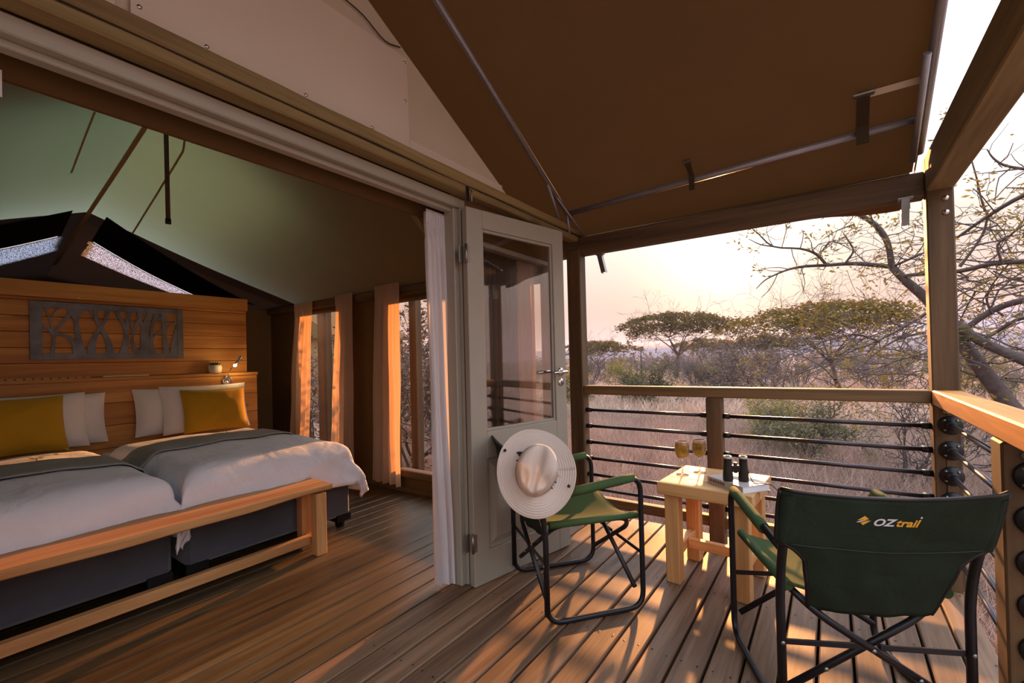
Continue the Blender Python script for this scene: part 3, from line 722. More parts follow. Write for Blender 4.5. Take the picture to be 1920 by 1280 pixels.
# ================================================================== CURTAINS
def curtain(name, label, p0, p1, q0, q1, z1, z0, mat, folds=5, amp=.03, group=None, seed=0, mid=None):
    """p0->p1 top edge in plan, q0->q1 bottom edge; pleated sheet with a gathered heading"""
    t = thing(name, label, 'curtain', ((p0[0]+p1[0])/2, (p0[1]+p1[1])/2, z0), 0, group)
    O_ = Vector(t.location)
    def fn(u, v):
        a = Vector((*p0, 0)).lerp(Vector((*p1, 0)), u); b_ = Vector((*q0, 0)).lerp(Vector((*q1, 0)), u)
        s = v**.8
        p = a.lerp(b_, s)
        if mid is not None:
            k = math.sin(PI*v)*mid; p += (Vector((*p1, 0))-Vector((*p0, 0)))*(k*(u-.5))
        d = (b_ if v > .5 else a)
        e = Vector((*p1, 0))-Vector((*p0, 0)); nn = Vector((-e.y, e.x, 0)).normalized()
        ph = u*folds*2*PI+.8*nz(u*3+seed, v*1.5)
        off = amp*(.5+.5*v)*(math.sin(ph)+.45*math.sin(2.3*ph+seed))+amp*.5*nz(u*6+seed, v*3, 2)
        if v < .06: off = amp*.7*math.sin(u*folds*5*PI)
        z = z1+(z0-z1)*v+(.006*math.sin(ph*.5) if v > .97 else 0)
        return p+nn*off+Vector((0, 0, z))-O_
    obj('drape', MB().grid(fn, folds*12, 26), mat, t)
    e0, e1 = Vector((*p0, z1))-O_, Vector((*p1, z1))-O_
    obj('heading_tape', MB().grid(lambda u, v: e0.lerp(e1, u)+Vector((0, -.004 if abs(e0.y-e1.y) < .05 else 0, .012-.07*v))+Vector((.004 if abs(e0.y-e1.y) > .05 else .0, .018*math.sin(u*folds*5*PI) if abs(e0.y-e1.y) < .05 else 0, 0)), folds*10, 2), mat, t)
    return t
YC = Y_R-.085
curtain('window_curtain', 'sunlit sheer curtain on the far left side of the left window', (-4.93, YC), (-4.57, YC), (-5.11, YC), (-4.72, YC), 1.86, .10, 'curtain', 4, .03, None, 1)
curtain('window_curtain', 'sheer curtain on the right side of the left window', (-4.15, YC), (-3.87, YC), (-4.31, YC), (-3.90, YC), 1.88, .10, 'curtain', 4, .03, None, 2)
curtain('window_curtain', 'sheer curtain pulled aside at the left edge of the right window', (-3.52, YC), (-3.18, YC), (-3.62, YC), (-3.20, YC), 1.90, .07, 'curtain', 4, .03, None, 3)
curtain('window_curtain', 'beige curtain seen through the glass of the open door', (-1.68, 2.475), (-1.68, 2.64), (-1.68, 2.475), (-1.68, 2.65), 1.90, .07, 'curtain', 4, .03, None, 4)
curtain('doorway_curtain', 'white curtain gathered against the door frame beside the open door', (-1.70, 1.665), (-1.70, 1.80), (-1.70, 1.70), (-1.70, 1.82), 1.97, .02, 'whitecurtain', 3, .03, None, 5)
curtain('doorway_curtain', 'white curtain at the left end of the tent opening', (-1.72, -.45), (-1.72, .200), (-1.72, -.45), (-1.72, .08), 1.95, .05, 'whitecurtain', 6, .03, None, 6)
curtain('sidelight_curtain', 'dark brown pleated curtain behind the door glass', (-1.70, 2.14), (-1.70, 2.47), (-1.70, 2.14), (-1.70, 2.48), 1.95, .10, 'darkcurtain', 6, .018, None, 7)

# ================================================================== BEDROOM
hdb = thing('headboard', 'wide knotty pine plank headboard with a shelf behind the beds', 'headboard', (-4.8, 1.0, 0))
zz = 1.13; k = 0
while zz < 1.74:
    h = min(.118, 1.745-zz)
    obj('plank', MB().box((-.16, -1.32, zz+.0015), (-.045, 1.205, zz+h-.0015), .003), 'head', hdb); zz += h
zz = .02
while zz < 1.09:
    h = min(.18, 1.10-zz)
    obj('plank', MB().box((-.04, -1.32, zz+.0015), (.05, 1.255, zz+h-.0015), .003), 'head', hdb); zz += h
obj('shelf', MB().box((-.045, -1.33, 1.10), (.058, 1.262, 1.128), .003), 'head', hdb)
obj('batten', MB().box((-.162, -1.33, 1.745), (-.028, 1.215, 1.865), .003), 'head', hdb)
hsc = MB()
for yy in (-.05, .35, .62, .86): hsc.lathe([(.006, 0), (.005, .003), (0, .004)], 8, Matrix.Translation((-.028, yy, 1.757)) @ RX)
obj('batten_screw', hsc, 'chrome', hdb)['kind'] = 'stuff'
ls = thing('light_strip', 'dashed white light strip lying along the back of the headboard shelf', 'light strip', (-4.79, .6, 1.129))  # plain white dashes stand in for glints of light along the shelf
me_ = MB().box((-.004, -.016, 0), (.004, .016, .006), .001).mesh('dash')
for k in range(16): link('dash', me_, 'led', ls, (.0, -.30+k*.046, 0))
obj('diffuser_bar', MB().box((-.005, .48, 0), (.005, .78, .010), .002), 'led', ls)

# metal tree-silhouette wall art
wa = thing('wall_art', 'dark metal wall art panel of cut out tree trunks on the headboard', 'wall art', (-4.835, 1.167, 1.495))
AW, AH = .97, .44
def A(px, py): return ((px-240)/1160*AW-AW/2, AH/2-(py-575)/435*AH)
def plate(poly, t=.006): return MB().prism([(p[0], p[1]) for p in poly], 'X', -t/2, t/2)
def strip2d(pts, ws):
    P = [Vector(A(*p)) for p in pts]; P = [Vector((p.x, p.y, 0)) for p in P]; C = cat_rom(P, 5); n = len(C); Wd = [np.interp(i/(n-1), np.linspace(0, 1, len(ws)), ws)/1160*AW for i in range(n)]
    lft, rgt = [], []
    for i, p in enumerate(C):
        t_ = (C[min(i+1, n-1)]-C[max(i-1, 0)]).normalized(); nn = Vector((-t_.y, t_.x, 0))*Wd[i]/2
        lft.append(p+nn); rgt.append(p-nn)
    mbx = MB(); vv = [(.004, q.x, q.y) for q in lft]+[(.004, q.x, q.y) for q in rgt]+[(-.004, q.x, q.y) for q in lft]+[(-.004, q.x, q.y) for q in rgt]
    ff = []
    for i in range(n-1):
        ff += [(i, n+i, n+i+1, i+1), (2*n+i, 2*n+i+1, 3*n+i+1, 3*n+i), (i, i+1, 2*n+i+1, 2*n+i), (n+i, 3*n+i, 3*n+i+1, n+i+1)]
    return mbx.add(vv, ff)
H2, V2 = AW/2, AH/2
bd = MB()
bd.box((-.005, -H2, -V2), (.005, -H2+.066, V2), .001).box((-.005, H2-.045, -V2), (.005, H2, V2), .001).box((-.005, -H2+.066, -V2), (.005, H2-.045, -V2+.045), .001).box((-.005, -H2+.066, V2-.045), (.005, H2-.045, V2), .001)
obj('border', bd, 'artmetal', wa)
kk = 0
for pts, ws in (
    ([(382, 985), (388, 900), (398, 825), (440, 745), (500, 660), (520, 610)], [32, 24, 24, 22, 28, 40]), ([(395, 830), (360, 780), (312, 745)], [26, 24, 20]), ([(385, 800), (372, 720), (350, 660), (335, 610)], [16, 14, 12, 14]),
    ([(372, 700), (400, 650), (440, 615)], [10, 10, 14]),
    ([(555, 990), (528, 880), (470, 830), (400, 815)], [70, 40, 26, 24]), ([(575, 990), (562, 880), (552, 790), (545, 700), (555, 610)], [80, 46, 36, 34, 56]), ([(552, 720), (520, 670), (500, 615)], [24, 26, 40]), ([(552, 680), (590, 635), (640, 625), (660, 680)], [16, 16, 16, 10]),
    ([(655, 990), (652, 900), (690, 800), (735, 730), (765, 660), (775, 610)], [70, 52, 34, 24, 26, 44]), ([(788, 990), (778, 890), (740, 800), (700, 735), (682, 670), (690, 610)], [70, 48, 34, 24, 26, 44]),
    ([(885, 990), (905, 890), (912, 800), (895, 730), (850, 650), (840, 610)], [80, 48, 34, 30, 26, 40]), ([(905, 770), (925, 690), (940, 610)], [26, 26, 44]),
    ([(1000, 990), (968, 900), (960, 830), (985, 740), (1020, 670), (1030, 610)], [40, 26, 22, 24, 26, 50]), ([(960, 800), (955, 720), (930, 660)], [18, 16, 18]),
    ([(1085, 1000), (1068, 880), (1060, 790), (1080, 690), (1120, 610)], [150, 84, 66, 50, 50]), ([(1062, 780), (1030, 700), (1010, 610)], [30, 26, 34]), ([(1020, 955), (990, 930), (965, 880)], [26, 18, 10]),
    ([(1140, 990), (1115, 880), (1125, 740), (1150, 670), (1170, 610)], [60, 30, 26, 30, 50]), ([(1120, 840), (1165, 790), (1225, 755)], [16, 18, 20]), ([(1125, 720), (1180, 670), (1225, 650)], [22, 24, 26]),
    ([(1245, 990), (1238, 880), (1228, 760), (1225, 610)], [70, 44, 38, 44]), ([(1235, 760), (1290, 715), (1365, 680)], [20, 22, 24]), ([(1320, 990), (1318, 880), (1340, 780), (1365, 700)], [90, 54, 46, 40])):
    obj('tree_cutout', strip2d(pts, ws), 'artmetal', wa, (.0004*(kk % 7)-.0021, 0, 0)); kk += 1

# bedside lamp
lp = thing('reading_lamp', 'small lit reading lamp fixed to the headboard above the right bed', 'lamp', (-4.75, 1.975, 1.055))
obj('wall_plate', MB().lathe([(.045, 0), (.045, .012), (.040, .018), (.010, .018), (.009, .012), (0, .012)], 24, RX), 'chrome', lp)
obj('gooseneck', MB().tube(cat_rom([(.02, .0, .03), (.05, -.003, .08), (.07, .012, .115), (.08, .033, .14)], 5), .005, 8), 'chrome', lp)
sh = MB().lathe([(.012, 0), (.016, .02), (.014, .09), (.008, .095)], 16, Matrix.Translation((.085, .045, .150)) @ Matrix.Rotation(math.radians(32), 4, Vector((-1, 0, 0))))
obj('shade', sh, 'chrome', lp)
obj('bulb', MB().lathe([(.001, -.014), (.011, -.009), (.015, 0), (.011, .009), (.001, .014)], 12, Matrix.Translation((.088, .038, .143))), 'bulb', lp)
pl = bpy.data.lights.new('reading_light', 'POINT'); pl.energy = 1.2; pl.color = (1, .62, .25); pl.shadow_soft_size = .03
po = bpy.data.objects.new('reading_light', pl); COL.objects.link(po); po.location = (-4.62, 2.02, 1.19)
# potted succulent
pt = thing('potted_succulent', 'white ceramic pot with a dark succulent on the headboard shelf', 'plant', (-4.775, 1.885, 1.129))
obj('pot', MB().lathe([(0, 0), (.048, 0), (.056, .02), (.058, .05), (.052, .078), (.046, .078), (.046, .066), (0, .066)], 24), 'potceramic', pt)
for k in range(13):
    a = k*2.4; r_ = .012+.028*(k/13); h = .045-.02*(k/13)
    lf = MB().tube([(r_*.4*math.cos(a), r_*.4*math.sin(a), .066), (r_*math.cos(a), r_*math.sin(a), .066+h*.6), (r_*1.35*math.cos(a), r_*1.35*math.sin(a), .066+h)], [.004, .007, .001], 6)
    obj('leaf', lf, 'succulent', pt)

# beds ------------------------------------------------------------
BX0, BX1 = -4.70, -2.92; TOP = .625
def arc(t, half, r, flare=.05):
    """fold a flat coordinate over a rounded edge; returns (pos, drop)"""
    s = 1 if t >= 0 else -1; t = abs(t)
    if t <= half-r: return s*t, 0.0
    e = t-(half-r)
    if e < r*PI/2:
        a = e/r; return s*(half-r+r*math.sin(a)), r*(1-math.cos(a))
    e -= r*PI/2; return s*(half+flare*e), r+e
def drape_pt(yc, hw, a, b_, off=0.0, seed=0):
    """a across bed (0 centre), b_ metres from the head"""
    Lb = BX1+.04-BX0; r = .13
    y, da_ = arc(a, hw, r, .30 if a > 0 and yc > 1 else .14)
    if b_ < Lb-r: xx, dv = b_, 0.0
    else: xx, dv = arc(b_, Lb, r, .22)
    n_ = nz(a*3.1+seed, b_*2.6, seed)*.016+nz(a*8+seed, b_*7, seed+3)*.006
    dr_ = (da_**3+dv**3)**(1/3)
    puff = .025*math.cos(PI*a/(2*hw)*.9)*math.sin(PI*min(1, max(0, b_/Lb))) if abs(a) < hw else 0
    hang = min(1, dr_/.2)
    fold = hang*.022*math.sin(b_*17+a*9+2*nz(a*2, b_*2, seed))+hang*.014*nz(a*14, b_*14, seed)
    y += (1 if a > 0 else -1)*(fold+off)*(1 if da_ > .05 else 0); xx += (fold+off)*(1 if dv > .05 else 0)
    z = TOP-dr_+n_*(1-.5*hang)+puff+off*(1-hang)
    return (BX0+xx, yc+y, z)
def make_bed(yc, hw, label, dlabel, rlabel, rx, seed, dropL, dropR):
    b_ = thing('bed', label, 'bed', (BX0, yc, 0))
    obj('base', MB().box((0, -hw+.02, .085), (BX1-BX0, hw-.02, .33), .02), 'suede', b_)
    obj('mattress', MB().box((0, -hw+.02, .332), (BX1-BX0-.02, hw-.02, .54), .05), 'sheet', b_)
    ft = MB().lathe([(.028, 0), (.033, .02), (.042, .075), (.05, .078), (.05, .09)], 4, Matrix.Rotation(PI/4, 4, 'Z')).mesh('leg')
    cs = MB().add([(-.06, -.055, .05), (.055, -.055, .05), (.055, .055, .05), (-.055, .055, .05), (-.075, -.055, .10), (.058, -.055, .10), (.058, .055, .10), (-.075, .055, .10)], [(0, 1, 2, 3), (4, 5, 6, 7)[::-1], (0, 1, 5, 4), (1, 2, 6, 5), (2, 3, 7, 6), (3, 0, 4, 7)]).mesh('corner_cap')
    for sx, sy in ((.06, -hw+.08), (.06, hw-.08), (BX1-BX0-.055, -hw+.075), (BX1-BX0-.055, hw-.075)):
        o = link('leg', ft, 'blackplastic', b_, (sx, sy, 0)); link('corner_cap', cs, 'blackplastic', o)
    dmb = MB(); Lb = BX1+.04-BX0
    A0, A1 = -hw-dropL, hw+dropR
    dmb.grid(lambda u, v: drape_pt(yc, hw, A0+(A1-A0)*v, .42+(Lb+.24+.04*nz(v*4, seed)-.42)*u, 0, seed), 70, 60, True)
    dv = tag(obj('duvet', dmb, 'sheet'), dlabel, 'duvet')
    sd = dv.modifiers.new('thickness', 'SOLIDIFY'); sd.thickness = .018; sd.offset = -1
    rmb = MB(); x0, x1, sk = rx
    rmb.grid(lambda u, v: drape_pt(yc, hw, A0+.05+(A1-A0-.10)*v, (x0+sk*(v-.5))-BX0+(x1-x0)*u, .014, seed), 12, 60, True)
    rn = tag(obj('bed_runner', rmb, 'throw'), rlabel, 'throw')
    sd = rn.modifiers.new('thickness', 'SOLIDIFY'); sd.thickness = .008; sd.offset = 0
    return b_
make_bed(1.512, .54, 'right bed with charcoal upholstered base under a white duvet', 'white duvet hanging over the foot corner of the right bed', 'grey knitted runner across the right bed, draped into the gap', (-3.98, -3.58, -.12), 3, .30, .32)
make_bed(.405, .545, 'left bed with charcoal upholstered base under a white duvet', 'white duvet on the left bed behind the long bench', 'grey knitted runner across the left bed', (-3.78, -3.38, .02), 11, .26, .30)
def pillow(name, label, cat, mat, wd_, ht, th, loc, tilt, yaw, seed, seam=True):
    """upright pillow, local: Y width, Z height, X thickness, leaning back"""
    n_ = 18; mbx = MB()
    def side(sg):
        def fn(u, v):
            a, b_ = 2*u-1, 2*v-1
            t_ = th/2*((1-abs(a)**3.2)*(1-abs(b_)**3.2))**.55
            t_ *= 1+.18*nz(a*2+seed, b_*2, sg)+.10*nz(a*5+seed, b_*4, sg+4)*(1-a*a)
            yy = a*wd_/2*(1-.05*(1-b_*b_)); zz_ = b_*ht/2*(1-.06*(1-a*a))
            return (sg*t_, yy, zz_+ht/2)
        return fn
    mbx.grid(side(1), n_, n_); mbx.grid(side(-1), n_, n_, True, True)
    o = obj(name, mbx, mat); o.location = loc; o.rotation_euler = (0, -math.radians(tilt), math.radians(yaw)); return tag(o, label, cat)
ZP = .655
pillow('pillow', 'white pillow against the headboard at the left of the right bed', 'pillow', 'pillow', .68, .40, .15, (-4.665, 1.585, ZP-.03), 10, 0, 1)
pillow('pillow', 'white pillow directly behind the mustard cushion of the right bed', 'pillow', 'pillow', .68, .42, .15, (-4.555, 1.745, ZP-.03), 14, -2, 2)
pillow('cushion', 'mustard yellow cushion propped on the right bed', 'cushion', 'mustard', .50, .385, .15, (-4.43, 1.765, ZP-.025), 17, -5, 3)
pillow('pillow', 'white pillow against the headboard at the right of the left bed', 'pillow', 'pillow', .68, .39, .15, (-4.665, .74, ZP-.03), 10, 0, 4)
pillow('pillow', 'white pillow directly behind the mustard cushion of the left bed', 'pillow', 'pillow', .68, .41, .15, (-4.555, .61, ZP-.03), 14, 2, 5)
pillow('cushion', 'mustard yellow cushion propped on the left bed', 'cushion', 'mustard', .52, .40, .15, (-4.42, .555, ZP-.025), 17, 4, 6)
def sprig(label, x, y, s, dead=False):
    t = thing('leaf_sprig', label, 'sprig', (x, y, TOP+.03))
    obj('stem', MB().tube([(-.05*s, 0, .004), (0, .01, .010), (.05*s, 0, .004)], .0025, 5), 'bark', t)
    for k in range(6):
        a = rnd.uniform(-.6, .6)+(0 if k % 2 else PI); xx = -.04*s+.016*k*s
        d = Vector((math.cos(a+1.2), math.sin(a+1.2), .25))*.035*s
        p = Vector((xx, .004, .010)); q = Vector((-d.y, d.x, 0))*.28
        obj('leaf', MB().add([p, p+d*.5+q, p+d, p+d*.5-q], [(0, 1, 2, 3)]), 'leafY' if dead else 'leafG', t)
sprig('dry brown sprig lying on the left bed before the cushion', -3.92, .566, 1.0, True)
sprig('small green sprig by the right corner of the left cushion', -4.14, .76, .9)
sprig('small green sprig lying on the right bed before the cushion', -4.05, 1.66, .9)

# bench
bn = thing('bench', 'long slim pine bench along the foot of the beds', 'bench', (-2.75, .67, 0))
seat = MB(); n_ = 40
def bring(u):
    y = -1.02+2.04*u; w_ = .008*nz(u*5, 2)+.012*max(0, math.sin(u*7+1))*.6
    return [(-.135, y, .385), (.125, y, .385+w_*1.2), (.137, y, .392+w_*1.4), (.139, y, .425), (.133, y, .432), (-.135, y, .432)]
vv = [p for i in range(n_+1) for p in bring(i/n_)]; ff = []
for i in range(n_):
    for j in range(6): ff.append((i*6+j, i*6+(j+1) % 6, (i+1)*6+(j+1) % 6, (i+1)*6+j)[::-1])
ff += [tuple(range(6)), tuple(n_*6+j for j in range(6))[::-1]]
obj('seat', seat.add(vv, ff), 'benchY', bn)
for sy in (.95, -.95):
    for sx in (.092, -.075): obj('leg', MB().box((sx-.033, sy-.034, 0), (sx+.033, sy+.034, .384), .004), 'benchZ', bn)
    obj('cross_stretcher', MB().box((-.042, sy-.02, .06), (.058, sy+.02, .105), .003), 'benchX', bn)
obj('long_stretcher', MB().box((-.01, -.93, .055), (.035, .93, .110), .003), 'benchY', bn)

# ceiling rod
cpz = ridge_z(-3.5)
cp = thing('hanging_rod', 'dark rod hanging from the tent ceiling ridge', 'rod', (-3.47, 1.115, 2.13))
obj('rod', MB().tube([(0, 0, .0), (-.012, 0, .66)], .013, 10), 'bark', cp); obj('end_cap', MB().tube([(0, 0, -.012), (0, 0, .02)], .0165, 10), 'iron', cp)

# ================================================================== DECK FURNITURE
ZB = .770
def make_chair(label, loc, rotz):
    t = thing('camp_chair', label, 'chair', loc, rotz)
    Wd, yf, yr, za = .265, .24, -.24, .625
    r = .0125
    def post(s):   # rear post with reclined back
        return round_path([(s*Wd, yr, .05), (s*Wd, yr, .47), (s*(Wd+.004), yr-.085, ZB-.03)], .10, 5)
    for s in (-1, 1):
        loop = round_path([(s*Wd, yr, .45), (s*Wd, yr, r), (s*Wd, yf, r), (s*Wd, yf, za), (s*Wd, yr-.03, za-.055)], .075, 6)
        sf = obj('side_frame', MB().tube(loop, r, 10), 'chairtube', t)
        rv_ = MB()
        for (yy, zz_) in ((yr, .27), (yf, .27), (yf, .42), (yr, .60), (yr-.028, .63)):
            rv_.lathe([(.007, 0), (.006, .003), (0, .004)], 8, Matrix.Translation((s*Wd, yy-.0125 if yy < 0 else yy, zz_)) @ Matrix.Rotation(PI/2, 4, 'X'))
        obj('rivet', rv_, 'steel', sf)
        obj('backrest_post', MB().tube(post(s), r+.001, 10), 'chairtube', t)
        a0 = Vector((s*Wd, yf-.035, za-.004)); a1 = Vector((s*Wd, yr+.12, za-.042))
        obj('armrest', MB().tube([a0+(a1-a0)*k/5 for k in range(6)], [.019, .021, .021, .021, .021, .020], 12), 'sleeve', t)
        # folding X bars: seat rail on one side, feet on the other
        o = s*.012
        bar = round_path([(-s*(Wd-.02), yr+.02+o, .10), (s*.15, yr+.02+o, .355), (s*.225, yr+.06, .425), (s*.225, yf-.06, .425), (s*.15, yf-.02+o, .355), (-s*(Wd-.02), yf-.02+o, .10)], .09, 5)
        cb_ = obj('cross_brace', MB().tube(bar, .0115, 10), 'chairtube', t)
        rv_ = MB()
        for f_ in (.3, .62): rv_.lathe([(.007, 0), (.006, .003), (0, .004)], 8, Matrix.Translation((-s*(Wd-.02)+s*(.15+Wd-.02)*f_, yr+.02+o-.0115, .10+.255*f_)) @ Matrix.Rotation(PI/2, 4, 'X'))
        obj('rivet', rv_, 'steel', cb_)
        for yy in (yr+.004, yf-.004): obj('strut', MB().box((min(s*Wd, s*.02), yy-.003, .258), (max(s*Wd, s*.02), yy+.003, .276), .001), 'chairtube', t)
    # seat
    def seat_fn(u, v):
        x_ = -.232+.464*u; y_ = yr+.03+(yf-yr-.01)*v
        z_ = .440-.055*math.sin(PI*u)*(.75+.25*math.sin(PI*v))-.012*(1 if v > .97 else 0)
        return (x_, y_, z_)
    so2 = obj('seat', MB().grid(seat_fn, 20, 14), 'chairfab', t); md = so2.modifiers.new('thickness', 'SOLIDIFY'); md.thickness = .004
    for s in (-1, 1): obj('seat_edge', MB().tube([(s*.228, yr+.03, .432), (s*.228, yf+.0, .432)], .0165, 10), 'sleeve', t)
    # backrest: wide band wrapped round the posts, tapering to the seat
    def bk(u, v):
        zt = ZB+.0-.40*v
        hw = .295 if v < .42 else (.295-(.295-.205)*min(1, ((v-.42)/.16))**.55 if v < .62 else .205-.03*(v-.62)/.38)
        yb = yr-.090-.010+(.275*max(0, (.47 if zt < .47 else 0)))*0
        ybk = yr-.004-(zt-.47)/(ZB-.50)*.085 if zt > .47 else yr-.004+(.47-zt)*.42
        a_ = 2*u-1
        sag = .045*(1-a_*a_)*(.35+.65*v)
        wrap = .0
        if v < .42 and abs(a_) > .9: wrap = (abs(a_)-.9)/.1*.012
        return (a_*hw, ybk-.016-sag*.6+wrap+.008*nz(a_*3, v*4, 1), zt+.012*a_*a_*(1-v)-.008*(1-a_*a_)*(1-v))
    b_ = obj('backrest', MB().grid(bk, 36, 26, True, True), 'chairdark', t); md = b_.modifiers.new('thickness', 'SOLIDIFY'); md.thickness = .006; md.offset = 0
    pts = [bk(u, 0) for u in np.linspace(0, 1, 19)]
    obj('edge_binding', MB().tube([Vector(p)+Vector((0, 0, .002)) for p in pts], .006, 8), 'blackplastic', b_)
    for s in (0, 1):
        pts = [bk(s, v) for v in np.linspace(0, 1, 24)]; obj('edge_binding', MB().tube(pts, .006, 8), 'blackplastic', b_)
    obj('seam', MB().tube([Vector(bk(u, .425))+Vector((0, -.004, 0)) for u in np.linspace(.03, .97, 24)], .0022, 6), 'blackplastic', b_)
    for s in (-1, 1):
        def sleeve(u, v, s=s):
            zt = ZB-.005-.165*v; yb = yr-.004-(zt-.47)/(ZB-.50)*.085; a = 2*PI*u
            return (s*(Wd+.004)+.024*math.cos(a), yb+.020*math.sin(a), zt)
        obj('post_pocket', MB().grid(sleeve, 14, 4), 'chairdark', t)
    # printed emblem and lettering, on the rear face
    zc = ZB-.078
    def onback(x_, z_, d=.0):
        v = (ZB-z_)/.40; u = (x_/.295+1)/2; p = bk(u, v); return Vector((p[0], p[1]-.0052-d, z_))
    mk = thing_child('emblem', b_)
    def poly(pts, mat, name, par):
        vv = [onback(px, zc+pz, .0008) for px, pz in pts]; return obj(name, MB().add(vv, [tuple(range(len(vv)))[::-1]]), mat, par)
    return t, b_, onback, zc
def thing_child(name, par): return None
def chair_print(t, b_, onback, zc):
    # diamond split by a white swoosh (x is to the viewer's right when seen from behind)
    ex, ez, k = -.076, .006, .018
    def P(px, pz): return onback(ex+px*k, zc+ez+pz*k*.85, .001)
    mbx = MB()
    mbx.add([P(-1.0, .05), P(-.3, .15), P(.4, .28), P(.75, .3), P(0, 1.0)], [(0, 1, 2, 3, 4)])
    mbx.add([P(-.45, -.5), P(.1, -.15), P(.6, 0.0), P(1.05, .02), P(0, -1.0)], [(0, 1, 2, 3, 4)[::-1]])
    obj('emblem', mbx, 'yellowprint', b_)
    obj('emblem_swoosh', MB().add([P(-1.15, -.38), P(-.6, -.38), P(-.1, -.08), P(.6, .22), P(.1, .18), P(-.5, .0)], [(0, 1, 2, 3, 4, 5)]), 'whiteprint', b_)
    x_ = -.052
    for txt, mat, size, sx in (('OZ', 'whiteprint', .031, 1.20), ('trail', 'yellowprint', .033, 1.08)):
        cu = bpy.data.curves.new('lettering', 'FONT'); cu.body = txt; cu.size = size; cu.shear = .28; cu.offset = .0009; cu.extrude = 0; cu.resolution_u = 3
        tmp = bpy.data.objects.new('tmp_text', cu); COL.objects.link(tmp)
        bpy.context.view_layer.update()
        me = bpy.data.meshes.new_from_object(tmp.evaluated_get(bpy.context.evaluated_depsgraph_get()))
        COL.objects.unlink(tmp); bpy.data.objects.remove(tmp)
        xs = [v.co.x for v in me.vertices]; mx = max(xs)
        for v in me.vertices:
            v.co = onback(x_+v.co.x*sx, zc-.010+v.co.y, .001)
        me.materials.clear(); o = link('lettering', me, mat, b_)
        x_ += mx*sx-.0045
    obj('registered_mark', MB().add([onback(x_+.004+.003*math.cos(a), zc+.020+.003*math.sin(a), .001) for a in np.linspace(0, 2*PI, 9)[:-1]], [tuple(range(8))]), 'whiteprint', b_)
ch1 = make_chair('green folding camp chair by the door with a hat hung on its back', (-1.112, 2.077, 0), -.682)
chair_print(*ch1)
ch2 = make_chair('green folding camp chair in front seen from behind with printed backrest', (-.022, 2.007, 0), .455)
chair_print(*ch2)

# hat hanging on the near back corner of the chair by the door
ht = thing('bush_hat', 'wide brimmed stone coloured bush hat hung on the camp chair', 'hat', (-1.055, 1.655, .705))
axis = (Vector((0, 0, CAM_H-.18))-Vector(ht.location)).normalized()
axis = (axis+Vector((.06, .04, .26))).normalized()
q = axis.to_track_quat('Z', 'Y')
ht.rotation_mode = 'QUATERNION'; ht.rotation_quaternion = q
NB = 72
def brim(u, v):
    a = 2*PI*u; r_ = .086+(.178-.086)*v
    ex, ey = .97-.03*v, 1.07
    z = .050*v*v*(.55*math.cos(2*a+.5)+.1)-.012*v+.008*v*math.sin(3*a+1)+.0012*math.sin(v*52)
    return (r_*ex*math.cos(a), r_*ey*math.sin(a)*(1+.12*(1-v)), z)
o = obj('brim', MB().grid(brim, NB, 40), 'hat', ht); md = o.modifiers.new('thickness', 'SOLIDIFY'); md.thickness = .003
obj('brim_binding', MB().tube([Vector(brim(k/NB, 1)) for k in range(NB)], .003, 6, closed=True), 'hat', ht)
def crown(u, v):
    a = 2*PI*u; R_ = .089
    q = 1-(1-v)**2.2                                            # rings crowd towards the wall of the crown
    r_ = R_*q
    x_, y_ = r_*math.cos(a), r_*math.sin(a)*1.22
    z = .120*(1-q**9)**.42
    top = max(0, 1-q**6)
    z += .012*(y_/R_)*top                                       # back of the crown stands higher
    z -= .046*math.exp(-(x_/.021)**2)*top*(.75-.25*y_/R_)       # lengthwise crease
    for sgn in (-1, 1): z -= .034*math.exp(-((x_-sgn*.050)/.024)**2-((y_+.058)/.034)**2)*(1-q**10)
    x_ *= 1-.30*max(0, -y_/R_)*min(1, z/.08)                    # pinched front
    return (x_, y_, max(z, 0))
ro = math.radians(-16)
def rotz_(p, a): return (p[0]*math.cos(a)-p[1]*math.sin(a), p[0]*math.sin(a)+p[1]*math.cos(a), p[2])
o = obj('crown', MB().grid(lambda u, v: rotz_(crown(u, v), ro), 72, 40), 'hat', ht)
obj('hat_band', MB().grid(lambda u, v: rotz_((.0895*math.cos(2*PI*u), .0895*math.sin(2*PI*u)*1.17, .002+.022*v), ro), 48, 2), 'hat', ht)
obj('chin_cord', MB().tube([Vector(rotz_((.095*math.cos(a), .095*math.sin(a)*1.17, .004), ro)) for a in np.linspace(-.4, 2.2, 22)]+[Vector((.105, -.03, .006))], .0013, 6), 'hat', ht)
for (bx, by) in ((-.132, .088), (.132, -.070)):
    obj('snap_button', MB().lathe([(.007, 0), (.006, .003), (0, .004)], 10, Matrix.Translation((bx, by, .028))), 'iron', ht)
for (a, zz_) in ((2.5, .05), (2.75, .05), (-.55, .045), (-.85, .045)):
    p = rotz_((.089*math.cos(a), .089*1.17*math.sin(a), zz_), 0)
    obj('eyelet', MB().lathe([(.0034, -.003), (.0034, .003), (.0, .004)], 8, Matrix.Translation(p) @ Matrix.Rotation(PI/2, 4, 'Y')), 'iron', ht)

